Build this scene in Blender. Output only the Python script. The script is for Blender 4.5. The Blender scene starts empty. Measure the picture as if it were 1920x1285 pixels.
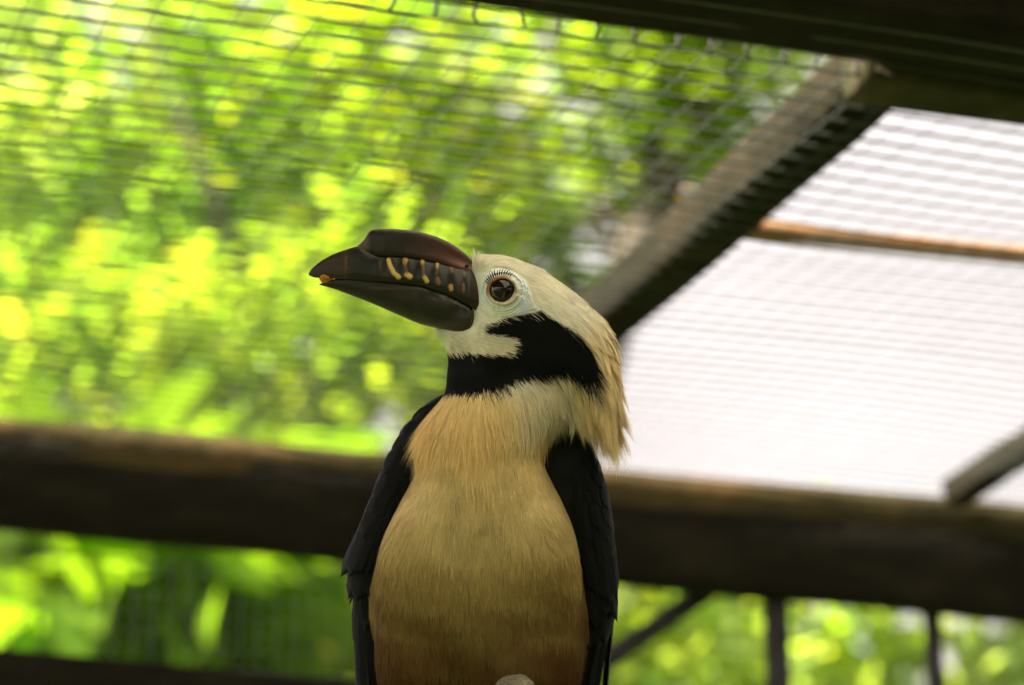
import bpy, bmesh, math, random
import numpy as np
from mathutils import Vector, Matrix
from mathutils.kdtree import KDTree

random.seed(7)
rng = np.random.default_rng(7)
scene = bpy.context.scene
COL = scene.collection

# ------------------------------------------------------------------ camera
F_PX = 4700.0                      # focal length in photo pixels (1920 wide)
PITCH = math.atan((2080 - 642.5) / F_PX)
CAM = np.array([0.0, 0.0, 1.6])
RIGHT = np.array([1.0, 0, 0])
FWD = np.array([0, math.cos(PITCH), math.sin(PITCH)])
UPV = np.array([0, -math.sin(PITCH), math.cos(PITCH)])
D_BIRD = 1.41                      # metres to the bird
S = D_BIRD / F_PX                  # metres per photo pixel at the bird

cd = bpy.data.cameras.new('camera')
cam = bpy.data.objects.new('camera', cd)
COL.objects.link(cam)
cam.location = CAM
cam.rotation_euler = (math.pi / 2 + PITCH, 0, 0)
cd.sensor_width = 36
cd.lens = F_PX / 1920 * 36
cd.clip_start = 0.02
cd.clip_end = 3000
cd.dof.use_dof = True
cd.dof.focus_distance = D_BIRD - 0.02
cd.dof.aperture_fstop = 4.9
cd.dof.aperture_blades = 7
scene.camera = cam

# ------------------------------------------------------------------ sky, sun, exposure
SUN_EL, SUN_AZ = math.radians(50), math.radians(-103)      # azimuth from +Y (view direction), + = right
world = bpy.data.worlds.new('World')
scene.world = world
world.use_nodes = True
wn = world.node_tree
bg = wn.nodes['Background']
sky = wn.nodes.new('ShaderNodeTexSky')
sky.sky_type = 'NISHITA'
sky.sun_disc = False
sky.sun_elevation = SUN_EL
sky.sun_rotation = SUN_AZ
sky.air_density = 1.0
sky.dust_density = 4.0
sky.ozone_density = 0.6
# thin even cloud over the whole sky: the blue is mostly lost, the brightness stays
tcw = wn.nodes.new('ShaderNodeTexCoord')
nzw = wn.nodes.new('ShaderNodeTexNoise')
nzw.inputs['Scale'].default_value = 3.0
nzw.inputs['Detail'].default_value = 5.0
wn.links.new(tcw.outputs['Generated'], nzw.inputs['Vector'])
hsv = wn.nodes.new('ShaderNodeHueSaturation')
hsv.inputs['Saturation'].default_value = 0.12
wn.links.new(sky.outputs[0], hsv.inputs['Color'])
mrw = wn.nodes.new('ShaderNodeMapRange')
mrw.inputs['From Min'].default_value = 0.3
mrw.inputs['From Max'].default_value = 0.7
mrw.inputs['To Min'].default_value = 0.85
mrw.inputs['To Max'].default_value = 1.15
wn.links.new(nzw.outputs[0], mrw.inputs[0])
tint = wn.nodes.new('ShaderNodeVectorMath'); tint.operation = 'MULTIPLY'
tint.inputs[1].default_value = (1.09, 0.98, 0.935)
wn.links.new(hsv.outputs[0], tint.inputs[0])
scl = wn.nodes.new('ShaderNodeVectorMath'); scl.operation = 'SCALE'
wn.links.new(tint.outputs[0], scl.inputs[0])
wn.links.new(mrw.outputs[0], scl.inputs['Scale'])
wn.links.new(scl.outputs[0], bg.inputs[0])
bg.inputs[1].default_value = 0.058
sd = bpy.data.lights.new('sun', 'SUN')
sd.energy = 5.0
sd.angle = math.radians(0.6)
sd.color = (1.0, 0.94, 0.84)
sun = bpy.data.objects.new('sun', sd)
COL.objects.link(sun)
sdir = Vector((math.sin(SUN_AZ) * math.cos(SUN_EL), math.cos(SUN_AZ) * math.cos(SUN_EL), math.sin(SUN_EL)))
sun.rotation_euler = sdir.to_track_quat('Z', 'Y').to_euler()
sun.location = (0, 0, 12)
vs = scene.view_settings
vs.view_transform = 'Standard'
vs.look = 'None'
vs.gamma = 1
vs.use_curve_mapping = False
vs.exposure = 2.75
scene.render.engine = 'CYCLES'
scene.cycles.use_denoising = True
scene.cycles.max_bounces = 8
scene.cycles.diffuse_bounces = 4
scene.cycles.transmission_bounces = 4
scene.cycles.sample_clamp_indirect = 6

# ------------------------------------------------------------------ helpers
def px(u, v, d):
    """photo pixel at a depth -> world point"""
    return CAM + d * ((u - 960) / F_PX * RIGHT - (v - 642.5) / F_PX * UPV + FWD)

def ray(u, v):
    return (u - 960) / F_PX * RIGHT - (v - 642.5) / F_PX * UPV + FWD

def on_z(u, v, z):
    r = ray(u, v)
    return CAM + r * ((z - CAM[2]) / r[2])

def lin(r, g, b):
    f = lambda c: (c / 255 / 12.92) if c / 255 <= 0.04045 else ((c / 255 + 0.055) / 1.055) ** 2.4
    return np.array([f(r), f(g), f(b)])

def tag(o, label=None, cat=None, group=None, kind=None):
    if label: o['label'] = label
    if cat: o['category'] = cat
    if group: o['group'] = group
    if kind: o['kind'] = kind
    return o

def empty(name, loc, rot=(0, 0, 0)):
    o = bpy.data.objects.new(name, None)
    o.location = loc
    o.rotation_euler = rot
    o.empty_display_size = 0.1
    COL.objects.link(o)
    return o

def link_mesh(name, me, mat=None, parent=None, smooth=True):
    if mat is not None:
        me.materials.append(mat)
    if smooth:
        me.polygons.foreach_set('use_smooth', np.ones(len(me.polygons), dtype=bool))
    o = bpy.data.objects.new(name, me)
    COL.objects.link(o)
    if parent is not None:
        o.parent = parent
    return o

def np_mesh(name, verts, faces, cols=None):
    """faces: (n,3) or (n,4) int array"""
    me = bpy.data.meshes.new(name)
    verts = np.asarray(verts, dtype=np.float32)
    faces = np.asarray(faces, dtype=np.int32)
    k = faces.shape[1]
    me.vertices.add(len(verts))
    me.vertices.foreach_set('co', verts.ravel())
    me.loops.add(faces.size)
    me.loops.foreach_set('vertex_index', faces.ravel())
    me.polygons.add(len(faces))
    me.polygons.foreach_set('loop_start', np.arange(0, faces.size, k, dtype=np.int32))
    try:
        me.polygons.foreach_set('loop_total', np.full(len(faces), k, dtype=np.int32))
    except Exception:
        pass
    me.update(calc_edges=True)
    if cols is not None:
        a = me.color_attributes.new('col', 'FLOAT_COLOR', 'POINT')
        c = np.ones((len(verts), 4), dtype=np.float32)
        c[:, :3] = cols
        a.data.foreach_set('color', c.ravel())
    me.validate()
    return me

def mixed_mesh(name, verts, faces):
    me = bpy.data.meshes.new(name)
    me.from_pydata([tuple(v) for v in verts], [], faces)
    me.update()
    return me

class NT:
    def __init__(self, name):
        self.m = bpy.data.materials.new(name)
        self.m.use_nodes = True
        self.t = self.m.node_tree
        self.p = self.t.nodes['Principled BSDF']
        self.out = self.t.nodes['Material Output']
    def n(self, typ, **kw):
        nd = self.t.nodes.new(typ)
        for k, v in kw.items():
            if k.startswith('i_'):
                nd.inputs[k[2:].replace('_', ' ')].default_value = v
            else:
                setattr(nd, k, v)
        return nd
    def l(self, a, b):
        self.t.links.new(a, b)
    def ramp(self, fac, stops):
        r = self.n('ShaderNodeValToRGB')
        e = r.color_ramp.elements
        while len(e) < len(stops):
            e.new(0.5)
        for el, (p, c) in zip(e, stops):
            el.position = p
            el.color = (c[0], c[1], c[2], 1)
        self.l(fac, r.inputs[0])
        return r.outputs[0]

def noise_mat(name, stops, scale=8.0, stretch=(1, 1, 1), rough=0.85, bump=0.3, detail=6.0, bscale=None, metallic=0.0, spec=0.3):
    N = NT(name)
    tc = N.n('ShaderNodeTexCoord')
    mp = N.n('ShaderNodeMapping')
    mp.inputs['Scale'].default_value = stretch
    N.l(tc.outputs['Object'], mp.inputs[0])
    nz = N.n('ShaderNodeTexNoise', i_Scale=scale, i_Detail=detail, i_Roughness=0.65)
    N.l(mp.outputs[0], nz.inputs['Vector'])
    N.l(N.ramp(nz.outputs[0], stops), N.p.inputs['Base Color'])
    N.p.inputs['Roughness'].default_value = rough
    N.p.inputs['Metallic'].default_value = metallic
    N.p.inputs['Specular IOR Level'].default_value = spec
    if bump:
        n2 = N.n('ShaderNodeTexNoise', i_Scale=bscale or scale * 4, i_Detail=5.0)
        N.l(mp.outputs[0], n2.inputs['Vector'])
        b = N.n('ShaderNodeBump', i_Strength=bump, i_Distance=0.01)
        N.l(n2.outputs[0], b.inputs['Height'])
        N.l(b.outputs[0], N.p.inputs['Normal'])
    return N.m

def attr_mat(name, rough=0.8, spec=0.3, trans=0.0, bump=0.0, bscale=400.0, coat=0.0, tint=None, var=0.0, vscale=60.0):
    """base colour from the mesh's own colouring, with optional light passing through"""
    N = NT(name)
    a = N.n('ShaderNodeVertexColor', layer_name='col')
    cout = a.outputs[0]
    if var:
        tc = N.n('ShaderNodeTexCoord')
        nz = N.n('ShaderNodeTexNoise', i_Scale=vscale, i_Detail=4.0)
        N.l(tc.outputs['Object'], nz.inputs['Vector'])
        mr = N.n('ShaderNodeMapRange')
        mr.inputs['To Min'].default_value = 1 - var
        mr.inputs['To Max'].default_value = 1 + var
        N.l(nz.outputs[0], mr.inputs[0])
        mx = N.n('ShaderNodeVectorMath', operation='SCALE')
        N.l(cout, mx.inputs[0]); N.l(mr.outputs[0], mx.inputs['Scale'])
        cout = mx.outputs[0]
    N.l(cout, N.p.inputs['Base Color'])
    N.p.inputs['Roughness'].default_value = rough
    N.p.inputs['Specular IOR Level'].default_value = spec
    N.p.inputs['Coat Weight'].default_value = coat
    if bump:
        tc = N.n('ShaderNodeTexCoord')
        n2 = N.n('ShaderNodeTexNoise', i_Scale=bscale, i_Detail=4.0)
        N.l(tc.outputs['Object'], n2.inputs['Vector'])
        b = N.n('ShaderNodeBump', i_Strength=bump, i_Distance=0.0006)
        N.l(n2.outputs[0], b.inputs['Height'])
        N.l(b.outputs[0], N.p.inputs['Normal'])
    if trans:
        tr = N.n('ShaderNodeBsdfTranslucent')
        if tint is not None:
            mm = N.n('ShaderNodeVectorMath', operation='MULTIPLY')
            mm.inputs[1].default_value = tint
            N.l(cout, mm.inputs[0]); N.l(mm.outputs[0], tr.inputs[0])
        else:
            N.l(cout, tr.inputs[0])
        ms = N.n('ShaderNodeMixShader')
        ms.inputs[0].default_value = trans
        N.l(N.p.outputs[0], ms.inputs[1]); N.l(tr.outputs[0], ms.inputs[2])
        N.l(ms.outputs[0], N.out.inputs[0])
    return N.m

def tube(points, radii, sides=8, jitter=0.0, cap=True):
    """verts, faces of a tapered tube along points"""
    P = [Vector(p) for p in points]
    V, Fc = [], []
    t0 = (P[1] - P[0]).normalized()
    ref = t0.orthogonal().normalized()
    for i, p in enumerate(P):
        t = (P[min(i + 1, len(P) - 1)] - P[max(i - 1, 0)]).normalized()
        ref = (ref - t * ref.dot(t)).normalized()
        bi = t.cross(ref)
        for k in range(sides):
            a = 2 * math.pi * k / sides
            r = radii[i] * (1 + (random.uniform(-jitter, jitter) if jitter else 0))
            V.append(tuple(p + (ref * math.cos(a) + bi * math.sin(a)) * r))
    for i in range(len(P) - 1):
        for k in range(sides):
            a, b = i * sides + k, i * sides + (k + 1) % sides
            Fc.append((a, b, b + sides, a + sides))
    if cap:
        Fc.append(tuple(range(sides - 1, -1, -1)))
        Fc.append(tuple(range((len(P) - 1) * sides, len(P) * sides)))
    return V, Fc

def merge(parts):
    V, Fc = [], []
    for v, f in parts:
        o = len(V)
        V += list(v)
        Fc += [tuple(i + o for i in q) for q in f]
    return V, Fc

def beam_mesh(name, A, B, w, h, up=Vector((0, 0, 1)), nseg=10, wob=0.0, bev=0.006):
    """a timber from A to B: bevelled section w wide and h high, slightly uneven, verts relative to A"""
    A, B = Vector(A), Vector(B)
    t = (B - A).normalized()
    if abs(t.dot(up)) > .95:
        up = Vector((0, 1, 0))
    side = t.cross(up).normalized()
    u2 = side.cross(t).normalized()
    prof = []
    for sx, sz in ((-1, -1), (1, -1), (1, 1), (-1, 1)):
        cx, cz = sx * (w / 2 - bev), sz * (h / 2 - bev)
        a0 = {(-1, -1): 180, (1, -1): 270, (1, 1): 0, (-1, 1): 90}[(sx, sz)]
        for k in (0, 45, 90):
            a = math.radians(a0 + k)
            prof.append((cx + bev * math.cos(a), cz + bev * math.sin(a)))
    n = len(prof)
    V, Fc = [], []
    L = (B - A).length
    for i in range(nseg + 1):
        ox, oz = random.uniform(-wob, wob), random.uniform(-wob, wob)
        for (x, z) in prof:
            V.append(tuple(t * (L * i / nseg) + side * (x + ox + random.uniform(-wob, wob) * .4) + u2 * (z + oz + random.uniform(-wob, wob) * .4)))
    for i in range(nseg):
        for k in range(n):
            a, b = i * n + k, i * n + (k + 1) % n
            Fc.append((a, b, b + n, a + n))
    Fc.append(tuple(range(n - 1, -1, -1)))
    Fc.append(tuple(range(nseg * n, nseg * n + n)))
    return mixed_mesh(name, V, Fc)

# ------------------------------------------------------------------ materials
M = {}
M['ground'] = noise_mat('ground', [(0.3, (.035, .045, .015)), (0.55, (.06, .085, .02)), (0.75, (.09, .07, .04))], scale=1.5, rough=.95, bump=.5)
M['timber_dark'] = noise_mat('timber_dark', [(0.25, (.007, .006, .004)), (0.55, (.014, .012, .007)), (0.8, (.028, .022, .012))], scale=9, stretch=(1, 1, 3), rough=.9, bump=.5, spec=.04)
M['timber_top'] = noise_mat('timber_top', [(0.25, (.018, .016, .007)), (0.5, (.045, .036, .014)), (0.66, (.095, .058, .022)), (0.85, (.065, .055, .032))], scale=5, rough=.9, bump=.5, spec=.04)
M['timber_mossy'] = noise_mat('timber_mossy', [(0.3, (.014, .013, .007)), (0.5, (.030, .029, .012)), (0.7, (.07, .052, .028))], scale=8, rough=.92, bump=.6, spec=.04)
M['wire'] = noise_mat('wire', [(0.35, (.035, .04, .03)), (0.6, (.065, .07, .055)), (0.75, (.07, .05, .03))], scale=20, rough=.6, bump=0, metallic=.0)
M['rust'] = noise_mat('rust', [(0.3, (.10, .075, .03)), (0.5, (.30, .14, .045)), (0.7, (.22, .16, .08))], scale=4, rough=.85, bump=.3)
M['tin'] = noise_mat('tin', [(0.3, (.10, .10, .10)), (0.6, (.2, .195, .18)), (0.8, (.16, .10, .06))], scale=3, rough=.6, bump=.1, metallic=.3)
M['wire_end'] = noise_mat('wire_end', [(0.3, (.012, .010, .007)), (0.7, (.035, .028, .018))], scale=30, rough=.8, bump=0)
M['rafter'] = noise_mat('rafter', [(0.3, (.007, .006, .0035)), (0.5, (.014, .012, .006)), (0.7, (.032, .022, .011))], scale=8, rough=.92, bump=.6, spec=.04)
Nc = NT('toplight_sheet')  # unseen translucent roof sheet, added to light the bird from above
Nc.p.inputs['Base Color'].default_value = (.55, .55, .48, 1); Nc.p.inputs['Roughness'].default_value = .5
_tr = Nc.n('ShaderNodeBsdfTranslucent'); _tr.inputs[0].default_value = (.62, .60, .50, 1)
_nz = Nc.n('ShaderNodeTexNoise', i_Scale=5.0, i_Detail=5.0)
Nc.l(Nc.ramp(_nz.outputs[0], [(.3, (.34, .32, .22)), (.7, (.66, .64, .54))]), _tr.inputs[0])
_mx = Nc.n('ShaderNodeMixShader'); _mx.inputs[0].default_value = .6
Nc.l(Nc.p.outputs[0], _mx.inputs[1]); Nc.l(_tr.outputs[0], _mx.inputs[2]); Nc.l(_mx.outputs[0], Nc.out.inputs[0])
M['toplight_sheet'] = Nc.m
M['post'] = noise_mat('post', [(0.3, (.02, .019, .017)), (0.7, (.055, .05, .045))], scale=10, rough=.8, bump=.3, spec=.04)
M['bark'] = noise_mat('bark', [(0.25, (.05, .04, .025)), (0.5, (.14, .12, .08)), (0.75, (.26, .22, .15))], scale=60, rough=.9, bump=.9, bscale=180)
M['tree_bark'] = noise_mat('tree_bark', [(0.3, (.025, .02, .014)), (0.6, (.07, .055, .035)), (0.8, (.12, .09, .06))], scale=10, rough=.95, bump=.8)
M['leaf'] = attr_mat('leaf', rough=.75, spec=.08, trans=.72, tint=(1.55, 1.5, .58), var=.18, vscale=9)

# ------------------------------------------------------------------ the setting: ground
g = np.array([[-1500, -1500, 0], [1500, -1500, 0], [1500, 1500, 0], [-1500, 1500, 0]], dtype=float)
tag(link_mesh('ground', np_mesh('ground', g, [[0, 1, 2, 3]]), M['ground'], smooth=False), kind='structure')

# ------------------------------------------------------------------ the aviary
H_AB = 0.75
KS = H_AB / 0.92                    # sizes below were measured for a roof 0.92 m above the lens
H_ROOF = CAM[2] + H_AB
pA, pB = on_z(0, 757, H_ROOF), on_z(1780, 915, H_ROOF)
B_DIR = (pB - pA); B_DIR /= np.linalg.norm(B_DIR)           # along the far wall
R_DIR = np.array([-B_DIR[1], B_DIR[0], 0.0])                # away from the camera across the roof
ORI = pA
def roofpt(b, r, z):
    p = ORI + B_DIR * b + R_DIR * r
    return np.array([p[0], p[1], z])
def br(p):
    q = p - ORI
    return float(q @ B_DIR), float(q @ R_DIR)

aviary = empty('aviary', (float(ORI[0]), float(ORI[1]), 0.0))
tag(aviary, 'weathered timber aviary with wire mesh roof and wall and dark beams behind the bird', 'aviary')
AO = Vector(aviary.location)
def av_part(name, me, mat, origin, smooth=False):
    o = link_mesh(name, me, mat, aviary, smooth=smooth)
    o.location = Vector(origin) - AO
    return o
def av_beam(name, A, B, w, h, mat, wob=0.003, nseg=12, bev=.008):
    me = beam_mesh(name, A, B, w * KS, h * KS, wob=wob, nseg=nseg, bev=bev)
    return av_part(name, me, mat, A, smooth=True)

# far wall plate: a brown top timber lying on a deeper dark board
b0, b1 = -2.2, 3.4
b_t, r_t = br(on_z(750, 0, H_ROOF)); b_t2, r_t2 = br(on_z(1560, 112, H_ROOF))
R_TOP = (r_t + r_t2) / 2 - 0.01
o = av_beam('wall_plate', roofpt(b0, .045 * KS, H_ROOF - .052 * KS), roofpt(b1, .045 * KS, H_ROOF - .052 * KS), .09, .084, M['timber_top'], wob=.004, nseg=30, bev=.022)
o['label'] = 'brown mossy top timber along the mesh wall'
rv0, rv1 = ray(0, 904), ray(1900, 1090)
def on_wall(rv, r=.02):
    return CAM + rv * (((ORI + R_DIR * r - CAM) @ R_DIR) / (rv @ R_DIR))
w0, w1 = on_wall(rv0), on_wall(rv1)
o = av_beam('wall_board', w0 - (w1 - w0) * .8, w1 + (w1 - w0) * .5, .05, .128, M['timber_dark'], wob=.002, nseg=20)
o['label'] = 'wide dark board under the top timber'
# near beam at the edge of the tin roof
zt = H_ROOF + .034 * KS
o = av_beam('roof_beam', roofpt(-1.6, R_TOP - .055, zt), roofpt(2.6, R_TOP - .035, zt), .11, .075, M['timber_dark'], wob=.002)
o['label'] = 'dark roof beam where the mesh roof begins'
o = av_beam('roof_beam', roofpt(-1.6, R_TOP - .135, zt + .055), roofpt(2.6, R_TOP - .12, zt + .055), .07, .07, M['timber_mossy'], wob=.002)
# rafter crossing the mesh roof
pr0, pr1 = on_z(1640, 160, H_ROOF + .02), on_z(1085, 640, H_ROOF + .02)
dr = pr1 - pr0
rb, rr = br(pr0); rb1, rr1 = br(pr1)
kk = (0.03 - rr) / (rr1 - rr)
rfar = roofpt(rb + (rb1 - rb) * kk, 0.03, H_ROOF + .020)
o = av_beam('rafter', roofpt(rb, R_TOP - .03, H_ROOF + .035), rfar, .062, .062, M['rafter'], wob=.003)
o['label'] = 'mossy rafter running across the mesh roof'
# gusset block where the rafter meets the beam
q = on_z(1700, 170, H_ROOF + .02)
qb, qr = br(q)
av_beam('corner_block', roofpt(qb - .07, R_TOP + .03, H_ROOF + .02), roofpt(qb + 2.0, R_TOP + .045 * KS, H_ROOF + .02), .07, .075, M['timber_mossy'], wob=.002)
# rusty pipe lying on the mesh
pp0, pp1 = on_z(1330, 424, H_ROOF + .03), on_z(1960, 484, H_ROOF + .03)
ev = pp1 - pp0
V, Fc = tube([pp0 + ev * t - pp0 for t in np.linspace(-.02, 1.5, 12)], [.0095] * 12, 10)
o = av_part('pipe', mixed_mesh('pipe', V, Fc), M['rust'], pp0, smooth=True)
o['label'] = 'thin rusty pipe lying on the roof mesh'
# posts and braces of the far wall
def wall_pt(u, v, r=.03):
    """pixel -> point on the vertical wall plane"""
    rv = ray(u, v)
    nrm = R_DIR
    base = ORI + R_DIR * r
    t = ((base - CAM) @ nrm) / (rv @ nrm)
    return CAM + rv * t
for (u, wd) in ((1457, .036), (1748, .026), (-420, .05)):
    p = wall_pt(u, 1180)
    av_beam('post', (p[0], p[1], 0), (p[0], p[1], H_ROOF - .12), wd, wd, M['post'], wob=.001, nseg=4, bev=.004)
pc = wall_pt(2500, 1180)
av_beam('post', (pc[0], pc[1], 0), (pc[0], pc[1], H_ROOF - .24), .08, .08, M['post'], wob=.001, nseg=4, bev=.004)
a, b = wall_pt(1120, 1250, .05), wall_pt(1345, 1095, .05)
e = b - a
av_beam('brace', a - e * .9, b + e * .15, .03, .030, M['post'], wob=.001)
a, b = wall_pt(1790, 925, .0), on_z(1960, 815, H_ROOF + .03)
av_beam('brace', a, a + (b - a) * 1.6, .045, .045, M['timber_dark'], wob=.001)
# low rail at the foot of the view, left
a, b = wall_pt(-300, 1240), wall_pt(600, 1322)
e = b - a
av_beam('wall_rail', a - e * .4, b + e * 3.2, .05, .07, M['timber_dark'], wob=.002)

# wire mesh of the roof: every wire a thin bent rod, joined
def wires(lines, rad, sides=4):
    parts = []
    for pts in lines:
        parts.append(tube(pts, [rad] * len(pts), sides, cap=False))
    return merge(parts)
GAP = 0.0355 * KS
def sag(b, r):
    return -.006 * math.sin(b * 2.3 + .5) * math.sin(r * 3.1) - .003 * math.sin(b * 7.1 + r * 4)
lines = []
zr = H_ROOF
for i in range(int((0 - R_TOP + .10) / GAP) + 1):
    r = R_TOP - .06 + i * GAP
    jit = rng.normal(0, .0012)
    lines.append([roofpt(b, r + jit + .0022 * math.sin(b * 3 + i * .05) , zr + sag(b, r)) for b in np.linspace(-1.5, 2.6, 42)])
for i in range(int(4.1 / GAP)):
    b = -1.5 + i * GAP
    jit = rng.normal(0, .0015)
    lines.append([roofpt(b + jit + .003 * math.sin(r * 3.3), r, zr + .0016 + sag(b, r)) for r in np.linspace(R_TOP - .06, .06, 18)])
nb_ = int((0 - R_TOP + .10) / GAP) + 1
V, Fc = merge([wires([[p - ORI for p in L] for L in lines[:nb_]], .0016 * KS), wires([[p - ORI for p in L] for L in lines[nb_:]], .0005 * KS)])
o = av_part('roof_mesh', mixed_mesh('roof_mesh', V, Fc), M['wire'], ORI, smooth=True)
o['kind'] = 'stuff'; o['label'] = 'square wire mesh stretched over the roof'
# wall mesh
lines = []
WG = .0254 * KS
for i in range(int(5.2 / WG)):
    b = -2.0 + i * WG + rng.normal(0, .0012)
    lines.append([roofpt(b + .002 * math.sin(z * 5), .066, z) for z in np.linspace(1.0, H_ROOF - .1, 8)])
for i in range(int((H_ROOF - 1.1) / WG)):
    z = 1.0 + i * WG + rng.normal(0, .001)
    lines.append([roofpt(b, .0675, z + .002 * math.sin(b * 4)) for b in np.linspace(-2.0, 3.2, 30)])
V, Fc = wires([[p - ORI for p in L] for L in lines], .0007 * KS, 4)
o = av_part('wall_mesh', mixed_mesh('wall_mesh', V, Fc), M['wire'], ORI, smooth=True)
o['kind'] = 'stuff'; o['label'] = 'fine wire mesh filling the far wall'
# cut wire ends bent down along the near beam
for i in range(40):
    b = -.7 + i * GAP * 1.03 + rng.normal(0, .004)
    h = rng.uniform(.006, .014)
    p = roofpt(b, R_TOP + .004, H_ROOF)
    V, Fc = tube([(0, 0, .004), (rng.normal(0, .001), .001, -h * .5), (rng.normal(0, .002), .002, -h)], [.0017, .0015, .0011], 6)
    av_part('wire_end', mixed_mesh('wire_end', V, Fc), M['wire_end'], p, smooth=True)
# tin roof sheets from the near beam past the camera, one added translucent
def tin_sheet(width, length, amp=.009, wl=.076):
    nx = int(width / wl * 8)
    V, Fc = [], []
    for i in range(nx + 1):
        x = width * i / nx
        z = amp * math.cos(2 * math.pi * x / wl)
        V += [(x, 0, z), (x, -length, z)]
    for i in range(nx):
        Fc.append((2 * i, 2 * i + 1, 2 * i + 3, 2 * i + 2))
    return mixed_mesh('roof_sheet', V, Fc)
ROOF_LEN = 4.4  # unseen rear part of the roof lengthened to cut frontal light
sheet = tin_sheet(.84, ROOF_LEN)
ang = math.atan2(B_DIR[1], B_DIR[0])
sheet.materials.append(M['tin'])
sheet_c = sheet.copy(); sheet_c.materials.clear(); sheet_c.materials.append(M['toplight_sheet'])
bb, _ = br(px(1000, 640, D_BIRD))
for i in range(5):
    lo_ = -1.75 + i * .80
    clear = lo_ - .02 < bb < lo_ + .80  # the sheet over the bird lets light through, added as top light
    o = bpy.data.objects.new('roof_sheet', sheet_c if clear else sheet); COL.objects.link(o); o.parent = aviary
    p = roofpt(-1.75 + i * .80, R_TOP - .02 - (.0 if i % 2 else .012), H_ROOF + .115 + (.006 if i % 2 else 0))
    o.location = Vector(p) - AO
    o.rotation_euler = (math.radians(-3), 0, ang)
# frame that carries the outer end of the tin roof
rb_ = R_TOP - ROOF_LEN + .08
av_beam('roof_beam', roofpt(-1.75, rb_, H_ROOF + .165), roofpt(2.3, rb_, H_ROOF + .165), .08, .09, M['timber_dark'])
for b in (-1.7, 2.25):
    for r in (rb_, R_TOP - .05):
        p = roofpt(b, r, 0)
        av_beam('post', p, (p[0], p[1], H_ROOF + (.13 if r == rb_ else .0)), .09, .09, M['timber_dark'], nseg=5)

# unseen boarded wall behind the viewer, added to cut frontal light on the bird
nb = 26
for i in range(nb):
    p = roofpt(-1.75 + i * .156, rb_ - .055, 0)
    av_beam('shade_plank', p, (p[0], p[1], H_ROOF + .1 + rng.uniform(-.01, .01)), .15, .022, M['timber_mossy'], wob=.0008, nseg=3, bev=.003)

for sb in (-1.80, 2.35):  # unseen side planks, added to stop light bouncing off the sunlit ground
    rr_ = rb_
    while rr_ < R_TOP - .1:
        p = roofpt(sb, rr_, 0)
        o = av_beam('shade_plank', p, (p[0], p[1], 1.75 + rng.uniform(-.01, .01)), .022, .15, M['timber_mossy'], wob=.0008, nseg=3, bev=.003)
        rr_ += .156

# ------------------------------------------------------------------ trees and shrubs beyond the mesh
def leaves(n, clumps, size, palette, flat=.5, aspect=2.2, droop=.4):
    """n folded leaves spread through clumps of (centre, radii); -> verts, quads, colours"""
    w = np.array([r[0] * r[1] * r[2] for _, r in clumps]) ** .8
    ci = rng.choice(len(clumps), n, p=w / w.sum())
    C = np.array([c for c, _ in clumps])[ci]
    Rr = np.array([r for _, r in clumps])[ci]
    d = rng.normal(size=(n, 3)); d /= np.linalg.norm(d, axis=1, keepdims=True)
    rad = rng.uniform(.15, 1, (n, 1)) ** .45
    P = C + d * rad * Rr
    t = d * .6 + rng.normal(size=(n, 3)) * .7
    t[:, 2] -= droop
    t /= np.linalg.norm(t, axis=1, keepdims=True)
    nn = rng.normal(size=(n, 3)) * (1 - flat); nn[:, 2] += 1.0 * flat
    nn -= t * (nn * t).sum(1, keepdims=True)
    nn /= np.linalg.norm(nn, axis=1, keepdims=True)
    sd_ = np.cross(nn, t)
    L = (size * rng.uniform(.6, 1.25, (n, 1)))
    W = L / aspect / 2
    up = nn * L * .08
    v = np.stack([P, P + t * L * .35 + sd_ * W + up, P + t * L * .4 - nn * 0, P + t * L * .35 - sd_ * W + up,
                  P + t * L * .75 + sd_ * W * .7 + up * .4, P + t * L * .78 - up * .8, P + t * L * .75 - sd_ * W * .7 + up * .4, P + t * L - up * 1.6], axis=1)
    base = np.arange(n)[:, None] * 8
    f = np.concatenate([base + np.array([[0, 1, 2, 2]])[:, :4] * 0 + np.array([[0, 2, 1, 1]]) * 0 + np.array([[0, 1, 2, 3]]),
                        base + np.array([[1, 4, 5, 2]]), base + np.array([[2, 5, 6, 3]]), base + np.array([[4, 7, 6, 5]])])
    pal = np.array(palette)
    cpal = rng.integers(0, len(pal), len(clumps)); cbr = rng.uniform(.72, 1.2, len(clumps))
    pick = np.where(rng.random(n) < .75, cpal[ci], rng.integers(0, len(pal), n))
    col = pal[pick] * (cbr[ci] * rng.uniform(.9, 1.1, n))[:, None]
    return v.reshape(-1, 3), f, np.repeat(col, 8, axis=0)

G_YEL = [(0.201, 0.316, 0.03), (0.268, 0.359, 0.033), (0.16, 0.287, 0.03), (0.335, 0.374, 0.036)]
G_MID = [(0.174, 0.292, 0.026), (0.233, 0.341, 0.029), (0.156, 0.244, 0.023), (0.293, 0.356, 0.038)]
G_PALE = [(0.337, 0.447, 0.15), (0.243, 0.347, 0.094), (0.412, 0.497, 0.205), (0.281, 0.381, 0.094)]
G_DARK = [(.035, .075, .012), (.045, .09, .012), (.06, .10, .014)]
G_DRY = [(.22, .085, .02), (.26, .14, .04), (.13, .12, .03), (.09, .13, .014)]

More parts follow.
